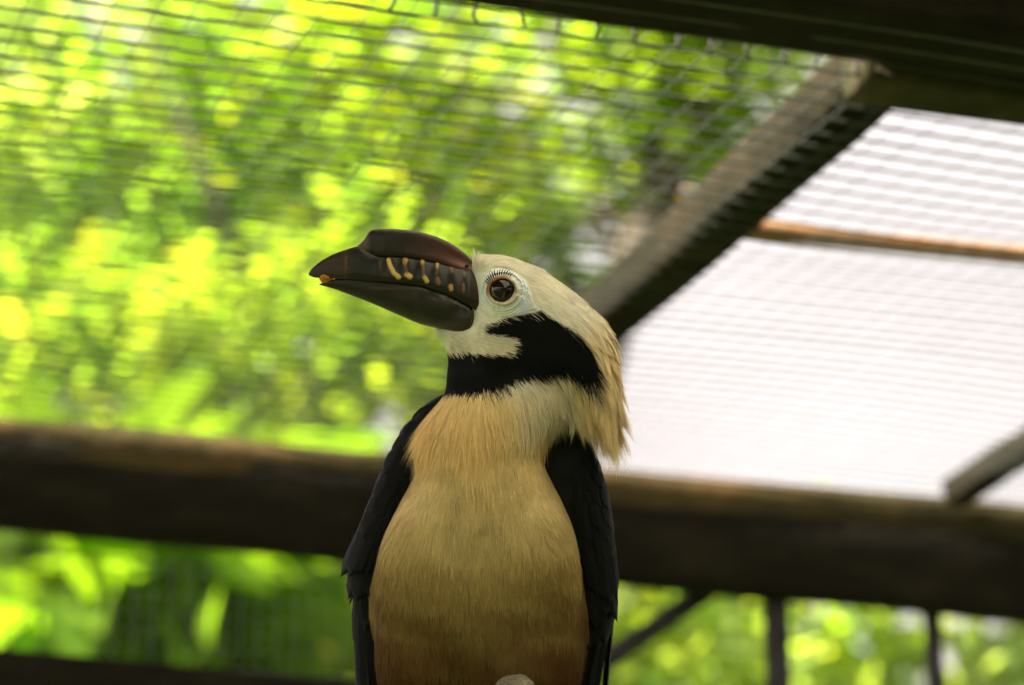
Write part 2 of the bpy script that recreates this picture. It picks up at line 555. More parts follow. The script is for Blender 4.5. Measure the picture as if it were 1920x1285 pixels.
def tree(name, label, cat, base, crown, radii, n, size, pal, group, nclump=14, flat=.5, aspect=2.2, trunk_r=.07, droop=.4):
    base = Vector(base); crown = Vector(crown)
    root = empty(name, base)
    tag(root, label, cat, group)
    cl = []
    parts = []
    top = crown - base
    mid = top * .55 + Vector((random.uniform(-.15, .15), random.uniform(-.15, .15), 0))
    fork = top + Vector((0, 0, -radii[2] * .5))
    pts = [Vector((0, 0, -.05)), mid * .5 + Vector((random.uniform(-.05, .05), 0, 0)), mid, fork]
    parts.append(tube(pts, [trunk_r * 1.25, trunk_r, trunk_r * .85, trunk_r * .6], 9, .08))
    for i in range(nclump):
        d = rng.normal(size=3); d /= np.linalg.norm(d)
        k = rng.uniform(.35, .85)
        c = np.array(top) + d * np.array(radii) * k
        r = np.array(radii) * rng.uniform(.26, .46)
        cl.append((c, r))
        if i % 2 == 0:
            s0 = mid.lerp(fork, random.uniform(.3, 1))
            c = Vector(c)
            m_ = s0.lerp(c, .5) + Vector((0, 0, -.06))
            parts.append(tube([s0, m_, c], [trunk_r * .42, trunk_r * .28, trunk_r * .1], 6, .1))
    V, Fc = merge(parts)
    link_mesh('trunk', mixed_mesh('trunk', V, Fc), M['tree_bark'], root)
    v, f, c = leaves(n, cl, size, pal, flat, aspect, droop)
    link_mesh('crown', np_mesh('crown', v, f, c), M['leaf'], root, smooth=False)
    return root

def tree_at(name, label, cat, u, v, d, radii, n, size, pal, group, **kw):
    du = kw.pop('base_du', 0) / F_PX * d * 1.55
    c = px(u, v, d * 1.55)
    radii = tuple(r * 1.55 for r in radii); size = size * 1.5
    kw['trunk_r'] = kw.get('trunk_r', .07) * 1.4
    return tree(name, label, cat, (c[0] + du + random.uniform(-.1, .1), c[1], 0), c, radii, n, size, pal, group, **kw)

GT = 'trees beyond the mesh roof'
tree_at('tree', 'pale green leafy tree beyond the mesh, leaning over the far wall', 'tree', 80, 230, 6.9, (1.05, .40, .95), 1500, .135, G_PALE, GT, flat=.3, aspect=2.6)
tree_at('tree', 'yellow green tree with small leaves behind the bill', 'tree', 600, 360, 6.3, (.72, .35, .85), 1300, .125, G_YEL, GT, flat=.3, aspect=2.6)
tree_at('tree', 'mid green tree beside the mossy rafter with a few dry leaves', 'tree', 1255, 120, 5.7, (.40, .3, .34), 800, .11, G_MID, GT, base_du=-620)
tree_at('tree', 'large dark green tree standing behind the yellow green one', 'tree', 420, 330, 8.6, (1.55, .4, 1.35), 2600, .19, G_YEL + G_MID, GT, trunk_r=.12, flat=.3, aspect=2.6)
tree_at('tree', 'bushy light green tree low behind the dark wall board', 'tree', 150, 740, 5.7, (.95, .32, .48), 1500, .11, G_YEL, GT, flat=.3, aspect=2.6)
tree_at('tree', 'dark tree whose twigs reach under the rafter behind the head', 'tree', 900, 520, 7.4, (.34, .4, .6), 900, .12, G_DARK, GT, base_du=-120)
tree_at('tree', 'dry orange and brown leaved sapling leaning beside the rafter', 'tree', 1215, 380, 6.2, (.16, .2, .16), 90, .10, G_DRY, GT, nclump=6, trunk_r=.02, base_du=-900)
tree_at('tree', 'tall pale tree next along the wall from the pale green tree', 'tree', -900, 260, 7.2, (.95, .5, 1.2), 1300, .14, G_PALE, GT, flat=.3)
tree_at('tree', 'yellow green tree low behind the far end of the wall', 'tree', -1000, 800, 6.4, (.9, .5, .8), 1100, .13, G_YEL, GT, flat=.3)
GS = 'shrubs behind the mesh wall'
tree_at('shrub', 'broad leaved bright green shrub behind the low rail', 'shrub', 240, 1180, 4.9, (.42, .4, .34), 300, .30, [(.08, .155, .008), (.10, .18, .008)], GS, nclump=8, aspect=2.6, trunk_r=.03)
tree_at('shrub', 'small leaved shrub with brown twigs behind the mesh wall', 'shrub', 620, 1230, 5.6, (.55, .5, .45), 1100, .085, G_MID + G_DRY[2:], GS, trunk_r=.03)
tree_at('shrub', 'yellow green shrub behind the diagonal brace of the wall', 'shrub', 1250, 1330, 5.9, (.60, .5, .50), 2000, .10, G_YEL, GS, trunk_r=.03)
tree_at('shrub', 'dense lime shrub between the two slim wall posts', 'shrub', 1700, 1400, 5.7, (.8, .5, .5), 2700, .10, G_YEL + G_PALE, GS, trunk_r=.03)
tree_at('shrub', 'large dark green shrub filling the ground behind the others', 'shrub', 900, 1480, 8.2, (2.6, .8, .80), 4800, .14, G_MID, GS, nclump=26, trunk_r=.04)
tree_at('shrub', 'grey green shrub at the far end of the low rail', 'shrub', -150, 1180, 5.2, (.5, .4, .5), 700, .12, [(.07, .10, .05), (.09, .12, .06)], GS, trunk_r=.03)

# ------------------------------------------------------------------ the hornbill
V_BASE = 1440.0
BIRD0 = px(960, V_BASE, D_BIRD)
bird = empty('hornbill', BIRD0, (PITCH, 0, 0))
tag(bird, 'cream and black hornbill perched facing forward, head turned in profile with food in its bill', 'bird')
def bl(u, v, y):
    """photo px (u, v) and depth y in px -> bird-local metres"""
    u, v, y = np.broadcast_arrays(np.asarray(u, float), np.asarray(v, float), np.asarray(y, float))
    return np.stack([(u - 960) * S, y * S, (V_BASE - v) * S], axis=-1)

def smooth_noise(P, sc, seed=0):
    r = np.random.default_rng(seed)
    out = 0
    for k in range(6):
        w = r.normal(size=P.shape[1]) * sc * (1 + k * .35)
        out = out + np.sin(P @ w + r.uniform(0, 6.28))
    return out / 3.5

# --- volume of the body in (u, v, y) pixels
ST = 4.0
U = np.arange(640, 1250, ST); Vv = np.arange(440, 1470, ST); Y = np.arange(-240, 330, ST)
UU, VV = np.meshgrid(U, Vv, indexing='ij')

def poly_dist(poly, X, Z):
    poly = np.array(poly, float)
    n = len(poly)
    dist = np.full(X.shape, 1e9); ins = np.zeros(X.shape, bool)
    for i in range(n):
        x0, y0 = poly[i]; x1, y1 = poly[(i + 1) % n]
        dx, dy = x1 - x0, y1 - y0
        t = np.clip(((X - x0) * dx + (Z - y0) * dy) / (dx * dx + dy * dy + 1e-9), 0, 1)
        dist = np.minimum(dist, np.hypot(X - x0 - t * dx, Z - y0 - t * dy))
        c = ((y0 > Z) != (y1 > Z)) & (X < (x1 - x0) * (Z - y0) / (y1 - y0 + 1e-12) + x0)
        ins ^= c
    return np.where(ins, dist, -dist)

HEAD = [(879, 495), (880, 482), (886, 475), (896, 477), (950, 480), (1006, 500), (1062, 538), (1114, 584), (1136, 612), (1148, 655), (1152, 700), (1150, 735),
        (1138, 765), (1118, 772), (1098, 760), (1075, 748), (1055, 735), (1000, 752), (836, 748), (839, 668), (829, 648), (814, 631), (793, 614), (850, 602),
        (880, 565)]
def sstep0(x):
    x = np.clip(x, 0, 1)
    return x * x * (3 - 2 * x)
dh = poly_dist(HEAD, UU, VV)
Rr = 78.0
hh = np.where(dh > 0, 74 * np.sqrt(np.clip(1 - (1 - np.clip(dh / Rr, 0, 1)) ** 2, 0, 1)), -20)
# the throat and the crest are thinner than the skull
thin = sstep0((935 - UU) / 75)
hh = np.where(hh > 0, hh * (1 - (.52 - .14 * sstep0((600 - VV) / 30)) * thin), hh)
head_cy = 0.0

rows = np.array([(690, 840, 1085, 72, 4), (740, 835, 1078, 84, 4), (776, 806, 1056, 96, 6), (803, 790, 1038, 104, 8), (832, 783, 1018, 112, 12), (873, 780, 1020, 124, 18),
                 (896, 774, 1032, 132, 22), (914, 763, 1043, 138, 25), (955, 739, 1065, 150, 32), (1000, 719, 1080, 162, 40), (1055, 703, 1089, 172, 46), (1100, 691, 1096, 178, 50),
                 (1146, 689, 1105, 180, 54), (1182, 694, 1107, 178, 58), (1223, 708, 1102, 172, 62), (1285, 715, 1095, 158, 70), (1350, 745, 1070, 135, 80), (1410, 800, 1020, 95, 90), (1440, 860, 970, 50, 95)], float)
rows[:, 1] -= 6 * np.clip((rows[:, 0] - 950) / 60, 0, 1); rows[:, 2] += 6 * np.clip((rows[:, 0] - 950) / 60, 0, 1)
vr = rows[:, 0]
Lx = np.interp(VV, vr, rows[:, 1]); Rx = np.interp(VV, vr, rows[:, 2])
Dp = np.interp(VV, vr, rows[:, 3]); Cy = np.interp(VV, vr, rows[:, 4])
cx = (Lx + Rx) / 2; hw = (Rx - Lx) / 2
q = 1 - np.abs((UU - cx) / hw) ** 2.3
hb = np.where((q > 0) & (VV > 690) & (VV < 1440), Dp * np.sqrt(np.clip(q, 0, 1)), -20)
def sm(x):
    return np.clip(x, 0, 1)
Fv = np.zeros((len(U), len(Vv), len(Y)), np.float32)
for h, cyy in ((hh, np.zeros_like(hh)), (hb, Cy)):
    Fv = np.maximum(Fv, sm(.5 + (h[:, :, None] - np.abs(Y[None, None, :] - cyy[:, :, None])) / (ST * 1.5)).astype(np.float32))
# feathered thighs bulge under the breast
for (tu, tv, ty, ra, rv_, ry) in ((790, 1215, -30, 84, 205, 94), (990, 1215, -30, 100, 205, 94), (800, 1100, -58, 95, 170, 75), (985, 1090, -58, 105, 170, 75)):
    e = 1 - ((UU - tu) / ra) ** 2 - ((VV - tv) / rv_) ** 2
    h = np.where(e > 0, ry * np.sqrt(np.clip(e, 0, 1)), -20)
    Fv = np.maximum(Fv, sm(.5 + (h[:, :, None] - np.abs(Y[None, None, :] - ty)) / (ST * 1.5)).astype(np.float32))
def blur(A, ax, k):
    r = len(k) // 2
    pad = [(0, 0)] * 3; pad[ax] = (r, r)
    B = np.pad(A, pad, mode='edge'); out = np.zeros_like(A)
    for i, w in enumerate(k):
        sl = [slice(None)] * 3; sl[ax] = slice(i, i + A.shape[ax])
        out += w * B[tuple(sl)]
    return out
ker = np.exp(-.5 * (np.arange(-4, 5) / 1.9) ** 2); ker = (ker / ker.sum()).astype(np.float32)
Fs = Fv
for _ in range(2):
    for ax in range(3):
        Fs = blur(Fs, ax, ker)
# more smoothing between the lobes of the breast than on the head
Fb = Fs
for _ in range(3):
    for ax in range(3):
        Fb = blur(Fb, ax, ker)
wb = (np.clip((Vv - 800) / 120, 0, 1) * (1 - .75 * np.clip((Vv - 1080) / 90, 0, 1))).astype(np.float32)[None, :, None]
Fs = Fs * (1 - wb) + Fb * wb
Fs -= .04 * 0

def surface_nets(Fg, iso):
    sgn = Fg > iso
    nx, ny, nz = Fg.shape
    cnt = np.zeros((nx - 1, ny - 1, nz - 1), np.int8)
    offs = [(i, j, k) for i in (0, 1) for j in (0, 1) for k in (0, 1)]
    for (i, j, k) in offs:
        cnt += sgn[i:nx - 1 + i, j:ny - 1 + j, k:nz - 1 + k]
    act = (cnt > 0) & (cnt < 8)
    I = np.argwhere(act)
    idx = np.full(act.shape, -1, np.int64); idx[act] = np.arange(len(I))
    acc = np.zeros((len(I), 3)); c = np.zeros(len(I))
    for a in offs:
        for ax in range(3):
            if a[ax]: continue
            b = list(a); b[ax] = 1
            fa = Fg[I[:, 0] + a[0], I[:, 1] + a[1], I[:, 2] + a[2]]
            fb = Fg[I[:, 0] + b[0], I[:, 1] + b[1], I[:, 2] + b[2]]
            cr = (fa > iso) != (fb > iso)
            t = np.where(cr, (iso - fa) / np.where(cr, fb - fa, 1), 0)
            p = np.array(a, float)[None, :].repeat(len(I), 0); p[:, ax] += t
            acc += p * cr[:, None]; c += cr
    verts = I + acc / c[:, None]
    quads = []
    for ax in range(3):
        o1, o2 = (ax + 1) % 3, (ax + 2) % 3
        sa = [slice(None)] * 3; sb = [slice(None)] * 3
        sa[ax] = slice(0, -1); sb[ax] = slice(1, None)
        A, Bq = sgn[tuple(sa)], sgn[tuple(sb)]
        E = np.argwhere(A != Bq)
        E = E[(E[:, o1] > 0) & (E[:, o2] > 0) & (E[:, o1] < Fg.shape[o1] - 1) & (E[:, o2] < Fg.shape[o2] - 1)]
        flip = A[E[:, 0], E[:, 1], E[:, 2]]
        def g_(d1, d2):
            K = E.copy(); K[:, o1] -= d1; K[:, o2] -= d2
            return idx[K[:, 0], K[:, 1], K[:, 2]]
        Q = np.stack([g_(1, 1), g_(0, 1), g_(0, 0), g_(1, 0)], 1)
        Q[~flip] = Q[~flip][:, ::-1]
        quads.append(Q)
    return verts, np.concatenate(quads)
bv, bq = surface_nets(Fs, .5)
bu = U[0] + bv[:, 0] * ST; bvv = Vv[0] + bv[:, 1] * ST; by = Y[0] + bv[:, 2] * ST
# (u, v, y) with v down is left-handed against bird space: flip winding
bq = bq[:, ::-1]

# front depth map for fitting the face parts
front = np.full(UU.shape, 1e3)
ins = Fs > .5
anyin = ins.any(2)
fi = ins.argmax(2)
front = np.where(anyin, Y[fi], np.nan)
def front_y(u, v):
    i = np.clip((np.asarray(u) - U[0]) / ST, 0, len(U) - 1.001); j = np.clip((np.asarray(v) - Vv[0]) / ST, 0, len(Vv) - 1.001)
    i0 = i.astype(int); j0 = j.astype(int); a = i - i0; b = j - j0
    Fq = np.where(np.isnan(front), 0, front)
    return (Fq[i0, j0] * (1 - a) * (1 - b) + Fq[i0 + 1, j0] * a * (1 - b) + Fq[i0, j0 + 1] * (1 - a) * b + Fq[i0 + 1, j0 + 1] * a * b)

# --- plumage colours by region of the bird, some light and shade painted in
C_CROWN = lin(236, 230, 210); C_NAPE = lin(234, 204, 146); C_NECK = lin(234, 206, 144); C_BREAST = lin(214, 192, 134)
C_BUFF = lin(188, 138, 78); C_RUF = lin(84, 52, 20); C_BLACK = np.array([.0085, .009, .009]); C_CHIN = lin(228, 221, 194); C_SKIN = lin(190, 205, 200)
BLACK_POLY = [(1014, 583), (1043, 600), (1067, 613), (1087, 630), (1104, 652), (1112, 678), (1102, 702), (1080, 696), (1056, 692), (1026, 703), (991, 706), (964, 716), (923, 728), (888, 735),
              (825, 740), (825, 664), (846, 662), (871, 661), (916, 665), (953, 662), (965, 648), (961, 636), (933, 629), (912, 626), (908, 615), (926, 607), (950, 597), (974, 591), (998, 588)]
def mixc(a, b, t):
    t = np.clip(t, 0, 1)[:, None]
    return a * (1 - t) + b * t
def sstep(a, b, x):
    t = np.clip((x - a) / (b - a), 0, 1)
    return t * t * (3 - 2 * t)
def plume_col(u, v, y):
    n = len(u)
    P = np.stack([u, v, y], 1)
    nz = smooth_noise(P, .02, 3)
    c = np.tile(C_CROWN, (n, 1))
    # nape turns buff towards the back and down
    t_n = sstep(560, 690, v + (u - 1080) * .5)
    c = mixc(c, C_NAPE, t_n * sstep(1010, 1090, u) * .95)
    c = mixc(c, lin(236, 214, 168), sstep(1128, 1165, u) * .6 * sstep(600, 680, v))  # outer crest paler, its backlit rim put into the colour
    # pale side of the neck below the black patch
    side = sstep(930, 1030, u) * sstep(690, 712, v) * sstep(1095, 1060, u)
    c = mixc(c, lin(214, 202, 168), side)
    chin = sstep(600, 625, v) * sstep(985, 960, u)
    c = mixc(c, C_CHIN, chin)
    body = sstep(715, 745, v) * np.maximum(sstep(1080, 1050, u), sstep(795, 840, v) * sstep(1112, 1108, u + (v < 870) * 60))
    cb = np.tile(C_NECK, (n, 1))
    cb = mixc(cb, lin(216, 204, 172), sstep(920, 1010, u) * sstep(840, 760, v))
    cb = mixc(cb, C_BREAST, sstep(800, 960, v + 45 * smooth_noise(P, .035, 5)))
    cb = mixc(cb, lin(120, 108, 72), np.clip(smooth_noise(P, .05, 8), 0, 1) ** 2 * sstep(850, 900, v) * sstep(1010, 950, v) * sstep(120, 40, np.abs(u - 890)) * .6)
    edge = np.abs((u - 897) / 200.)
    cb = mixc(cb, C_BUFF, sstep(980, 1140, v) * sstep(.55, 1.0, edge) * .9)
    cb = mixc(cb, lin(166, 142, 80), sstep(920, 1090, v + 20 * nz) * .9)  # lower breast darkened, its shade painted into the plumage
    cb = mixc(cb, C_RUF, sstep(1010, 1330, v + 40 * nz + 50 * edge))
    c = mixc(c, cb, body)
    d = poly_dist(BLACK_POLY, u, v)
    c = mixc(c, C_BLACK, sstep(-2.5, 2.5, d))
    # mantle: the back of the body behind the neck is black
    c = mixc(c, C_BLACK, sstep(70, 95, y - 0.05 * (v - 800)) * sstep(770, 800, v) * sstep(1062, 1050, u - np.clip(v - 850, 0, 80)))
    # bare skin of the throat under the bill
    c = mixc(c, lin(178, 186, 140), sstep(850, 825, u) * sstep(668, 655, v))
    return c

M['body'] = attr_mat('body', rough=.9, spec=.1)
M['plume'] = attr_mat('plume', rough=.8, spec=.1, trans=.32)
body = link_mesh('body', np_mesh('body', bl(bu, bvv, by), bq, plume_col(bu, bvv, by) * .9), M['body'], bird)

# --- plumage strands
ANCH = np.array([
    (884, 479, -.5, -.55, 13, .12), (903, 481, .8, -.12, 13, .06), (950, 485, 1, .15, 18, .05), (1010, 505, 1, .45, 24, .06), (1060, 540, .9, .7, 30, .07), (1110, 590, .75, .9, 38, .10), (1140, 640, .36, 1, 52, .14),
    (1150, 700, .26, 1, 84, .14), (1140, 750, .26, 1, 90, .12), (1105, 755, .34, 1, 74, .10), (1120, 690, .30, 1, 66, .12), (1090, 620, .7, .9, 36, .07), (1040, 570, .9, .6, 26, .05), (985, 530, 1, .4, 20, .04),
    (1060, 720, .25, 1, 44, .1), (1092, 745, .25, 1, 58, .1), (1000, 612, 1, .5, 13, .03), (1050, 640, .9, .7, 16, .03), (960, 680, .5, .8, 14, .03), (1020, 680, .7, .8, 18, .03), (880, 690, .1, 1, 15, .04), (846, 700, 0, 1, 15, .04),
    (840, 640, .9, .5, 12, .05), (900, 645, 1, .12, 14, .08), (940, 645, 1, -.05, 15, .10), (815, 628, .8, .5, 8, .03), (920, 600, 1, .4, 8, .03),
    (850, 760, -.15, 1, 48, .10), (800, 800, -.34, 1, 56, .13), (900, 780, 0, 1, 58, .08), (980, 780, 0, 1, 56, .08), (1030, 780, -.15, 1, 40, .08), (900, 850, 0, 1, 52, .07), (1000, 860, .05, 1, 34, .06), (782, 850, -.28, 1, 36, .08),
    (900, 950, .02, 1, 34, .05), (750, 960, -.28, 1, 24, .05), (1050, 960, .25, 1, 24, .05), (900, 1100, 0, 1, 26, .04), (700, 1100, -.12, 1, 20, .05), (1095, 1100, .1, 1, 20, .05), (880, 1250, 0, 1, 28, .05), (720, 1230, .1, 1, 26, .06), (1090, 1230, -.05, 1, 26, .06)], float)
def field(u, v):
    d2 = (u[:, None] - ANCH[None, :, 0]) ** 2 + (v[:, None] - ANCH[None, :, 1]) ** 2 + 60
    w = d2 ** -1.6
    w /= w.sum(1, keepdims=True)
    return w @ ANCH[:, 2:]

tri = np.concatenate([bq[:, [0, 1, 2]], bq[:, [0, 2, 3]]])
PV = np.stack([bu, bvv, by], 1)
a_, b_, c_ = PV[tri[:, 0]], PV[tri[:, 1]], PV[tri[:, 2]]
cr = np.cross(b_ - a_, c_ - a_)
area = np.linalg.norm(cr, axis=1) / 2
# vertex normals, pointing outward in (u, v, y)
vn = np.zeros_like(PV)
for k in range(3):
    np.add.at(vn, tri[:, k], cr)
vn /= np.linalg.norm(vn, axis=1, keepdims=True) + 1e-9
ctr_dir = np.array([0, 0, -1.])
if (vn[by < np.percentile(by, 5)] @ ctr_dir).mean() < 0:
    vn = -vn
mid = (a_ + b_ + c_) / 3
wgt = area * np.where(mid[:, 2] < 30, 1.0, .35) * np.where(mid[:, 1] < 830, 1.6, 1.0) * (mid[:, 1] < 1330)
wgt = wgt * np.where((mid[:, 0] > 1040) & (mid[:, 1] > 560) & (mid[:, 1] < 820), 1.5, 1.0)

EYE = (941.7, 545.4); 
SKIN_POLY = [(898, 552), (900, 530), (907, 512), (920, 505), (936, 503.5), (952, 506), (966, 512), (986, 527), (994, 545), (998, 564), (1014, 584), (983, 590), (959, 595), (938, 600), (918, 600), (902, 590), (897, 572)]

def strands(n, width, wsel, seed, n_cl, k_cl, tip_pale=0.0):
    r = np.random.default_rng(seed)
    w = wgt * wsel
    ti = r.choice(len(tri), n, p=w / w.sum())
    b1 = r.random((n, 2)); fl = b1.sum(1) > 1; b1[fl] = 1 - b1[fl]
    k0 = 1 - b1.sum(1)
    T = tri[ti]
    P = PV[T[:, 0]] * k0[:, None] + PV[T[:, 1]] * b1[:, :1] + PV[T[:, 2]] * b1[:, 1:]
    Nn = vn[T[:, 0]] * k0[:, None] + vn[T[:, 1]] * b1[:, :1] + vn[T[:, 2]] * b1[:, 1:]
    Nn /= np.linalg.norm(Nn, axis=1, keepdims=True)
    u, v, y = P.T
    # no feathers on the bare eye skin, nor where the bill sits
    keep = (poly_dist(SKIN_POLY, u, v) < -1) & ~((u < 888) & (v < 606)) & ~((u < 905) & (v < 606) & (v > 512)) & ~((u < 842) & (v < 655))
    keep &= ~((u < 893) & (v < 626) & (v > 590))
    P, Nn = P[keep], Nn[keep]; u, v, y = P.T; n = len(u)
    fd = field(u, v)
    cl = smooth_noise(P, .055, 11); cl2 = smooth_noise(P, .16, 12)
    ang = cl * .13 + cl2 * .10 + r.normal(0, .10, n)
    dx = fd[:, 0] * np.cos(ang) - fd[:, 1] * np.sin(ang)
    dv = fd[:, 0] * np.sin(ang) + fd[:, 1] * np.cos(ang)
    t = np.stack([dx, dv, np.zeros(n)], 1)
    tn = (t * Nn).sum(1, keepdims=True) / (np.linalg.norm(t, axis=1, keepdims=True) + 1e-9)
    t -= Nn * (t * Nn).sum(1, keepdims=True) * (.96 - .85 * sstep(.15, .8, tn))
    t /= np.linalg.norm(t, axis=1, keepdims=True) + 1e-9
    L = fd[:, 2] * r.uniform(.55, 1.25, n) * (1 + .15 * cl2)
    lift = fd[:, 3] * r.uniform(.2, 1.5, n) + .03 * cl2
    sd_ = np.cross(Nn, t)
    bend = r.normal(0, .10, n) + .10 * cl2
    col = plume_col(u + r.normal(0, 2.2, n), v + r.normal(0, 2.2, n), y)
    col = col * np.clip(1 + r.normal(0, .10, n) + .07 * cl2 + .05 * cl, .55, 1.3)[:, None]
    # barbs gather into wisps: every strand leans towards a neighbouring leader
    kd = KDTree(n_cl)
    lead = r.choice(n, n_cl, replace=False)
    for ii, li in enumerate(lead):
        kd.insert(P[li], ii)
    kd.balance()
    near = np.array([kd.find(p)[1] for p in P])
    li = lead[near]
    Lf = r.uniform(.75, 1.3, n_cl)[near]
    L = L * .35 + .65 * L * Lf
    ss = np.array([0, .34, .68, 1.0])
    wd = np.array([1, .95, .7, .12]) * width
    vs_ = []
    for s_, w_ in zip(ss, wd):
        c = P + t * (L * s_)[:, None] + Nn * (1.0 + lift * L * s_ * (1.3 - .5 * s_))[:, None] + sd_ * (bend * L * s_ * s_)[:, None]
        c[:, 1] += .06 * L * s_ * s_
        cl_c = P[li] + t[li] * (L * s_)[:, None] + Nn[li] * (1.0 + lift[li] * L * s_)[:, None] + sd_[li] * (bend[li] * L * s_ * s_)[:, None]
        kq = k_cl * s_ ** 1.3
        c = c * (1 - kq) + cl_c * kq
        ww = (w_ * r.uniform(.7, 1.3, n))[:, None]
        vs_ += [c - sd_ * ww / 2, c + sd_ * ww / 2]
    Vq = np.stack(vs_, 1)                       # n, 8, 3
    base = np.arange(n)[:, None] * 8
    Fq = np.concatenate([base + np.array([[0, 1, 3, 2]]), base + np.array([[2, 3, 5, 4]]), base + np.array([[4, 5, 7, 6]])])
    Vq = Vq.reshape(-1, 3)
    tipk = (np.tile(np.array([0, 0, .2, .2, .55, .55, .8, .8]), n) * tip_pale)[:, None]
    return bl(Vq[:, 0], Vq[:, 1], Vq[:, 2]), Fq, (np.repeat(col, 8, axis=0) * (1 - tipk) + tipk * lin(240, 228, 198))

crest_sel = ((mid[:, 0] > 1040) & (mid[:, 1] > 520) & (mid[:, 1] < 830) & (poly_dist(BLACK_POLY, mid[:, 0], mid[:, 1]) < 4)).astype(float)
crest_sel *= (mid[:, 0] + (mid[:, 1] - 760) * .3 > 1062)
v_, f_, c_s = strands(100000, 1.2, 1 - crest_sel, 21, 4200, .28)
o = link_mesh('plumage', np_mesh('plumage', v_, f_, c_s), M['plume'], bird); o['kind'] = 'stuff'
v_, f_, c_s = strands(34000, 1.2, crest_sel, 22, 300, .78, .55)
o = link_mesh('crest', np_mesh('crest', v_, f_, c_s), M['plume'], bird); o['kind'] = 'stuff'
o['label'] = 'shaggy buff crest hanging from the nape'

# --- bill
def curve(pts):
    p = np.array(pts, float)
    return lambda x: np.interp(x, p[:, 0], p[:, 1])
def smooth_curve(pts):
    """monotone-ish smooth interpolation through points"""
    p = np.array(pts, float)
    xs = np.linspace(p[0, 0], p[-1, 0], 400)
    ys = np.interp(xs, p[:, 0], p[:, 1])
    k = np.exp(-.5 * (np.arange(-7, 8) / 3.2) ** 2); k /= k.sum()
    yp = np.concatenate([2 * ys[0] - ys[7:0:-1], ys, 2 * ys[-1] - ys[-2:-9:-1]])
    ys = np.convolve(yp, k, 'valid')
    return lambda x: np.interp(x, xs, ys)
culmen = smooth_curve([(578.5, 514), (580, 509.5), (585, 503.5), (602, 489.5), (623, 478), (644, 470), (665, 463.6), (676, 462), (690, 470), (707, 477), (738, 477), (770, 479), (801, 484.6), (833, 492), (858, 499.5), (875, 503.5), (905, 509), (925, 516)])
tom_u = smooth_curve([(578.5, 516), (584, 519), (592, 521), (644, 523.5), (686, 527), (728, 530), (759, 533), (791, 536.5), (812, 543.4), (843.6, 556), (875, 571.8), (906.6, 590.7), (925, 603)])
cas_top = smooth_curve([(668, 463), (674.5, 459), (684, 448), (690, 437.5), (695, 432.5), (702, 430.4), (715.5, 429.3), (738.6, 429.5), (763.8, 431.4), (791, 436), (818, 443.6), (841.5, 454), (860, 465.7), (875, 477), (884, 487), (892, 498)])
def w_up(x):
    t = np.clip((x - 577) / 330, 0, 1)
    return 2.0 + 52 * t ** .78
MARKS = [  # (points, radius start, radius end, strength, colour)
    ([(729, 488), (733, 500), (740, 513), (749, 521)], 4.2, 5.0, 1.0, 0), ([(760.6, 489), (760, 494)], 5.6, 4.2, .9, 1), ([(760, 494), (762, 505), (764, 514)], 3.2, 3.4, .55, 2), ([(764, 516), (770, 520)], 5.0, 5.6, 1.0, 0),
    ([(793, 490), (793, 496)], 4.4, 3.6, .9, 1), ([(793, 496), (794, 506), (796, 518)], 3.0, 3.0, .6, 2), ([(797, 521), (802, 529)], 4.2, 4.6, .9, 0),
    ([(821, 494), (820, 503)], 3.8, 3.0, .85, 1), ([(820, 503), (819, 516)], 2.6, 2.6, .5, 2), ([(821, 523), (824, 533)], 4.0, 4.4, .75, 2),
    ([(847, 503), (847, 510)], 3.2, 3.0, .45, 2), ([(846, 538), (847, 544)], 4.8, 4.4, .85, 1), ([(871, 509), (871, 518)], 3.4, 2.6, .4, 2), ([(869, 536), (870, 547)], 3.2, 3.6, .6, 2),
    ([(712, 494), (716, 512), (722, 517)], 3.0, 4.0, .16, 2), ([(651, 482), (649, 492), (651, 503)], 3.0, 3.0, .25, 2)]
MC = [lin(196, 166, 80), lin(176, 134, 64), lin(126, 80, 38)]
def mark_mask(x, v):
    m = np.zeros((3,) + x.shape)
    for pts, r0, r1, st, ci in MARKS:
        best = np.zeros(x.shape)
        for i in range(len(pts) - 1):
            (x0, y0), (x1, y1) = pts[i], pts[i + 1]
            dx, dy = x1 - x0, y1 - y0
            t = np.clip(((x - x0) * dx + (v - y0) * dy) / (dx * dx + dy * dy), 0, 1)
            d = np.hypot(x - x0 - t * dx, v - y0 - t * dy)
            rr = r0 + (r1 - r0) * (i + t) / (len(pts) - 1)
            best = np.maximum(best, 1 - sstep(rr * .55, rr * 1.1, d))
        m[ci] = np.maximum(m[ci], best * st)
    return m
BK = np.array([.0125, .0115, .0065])

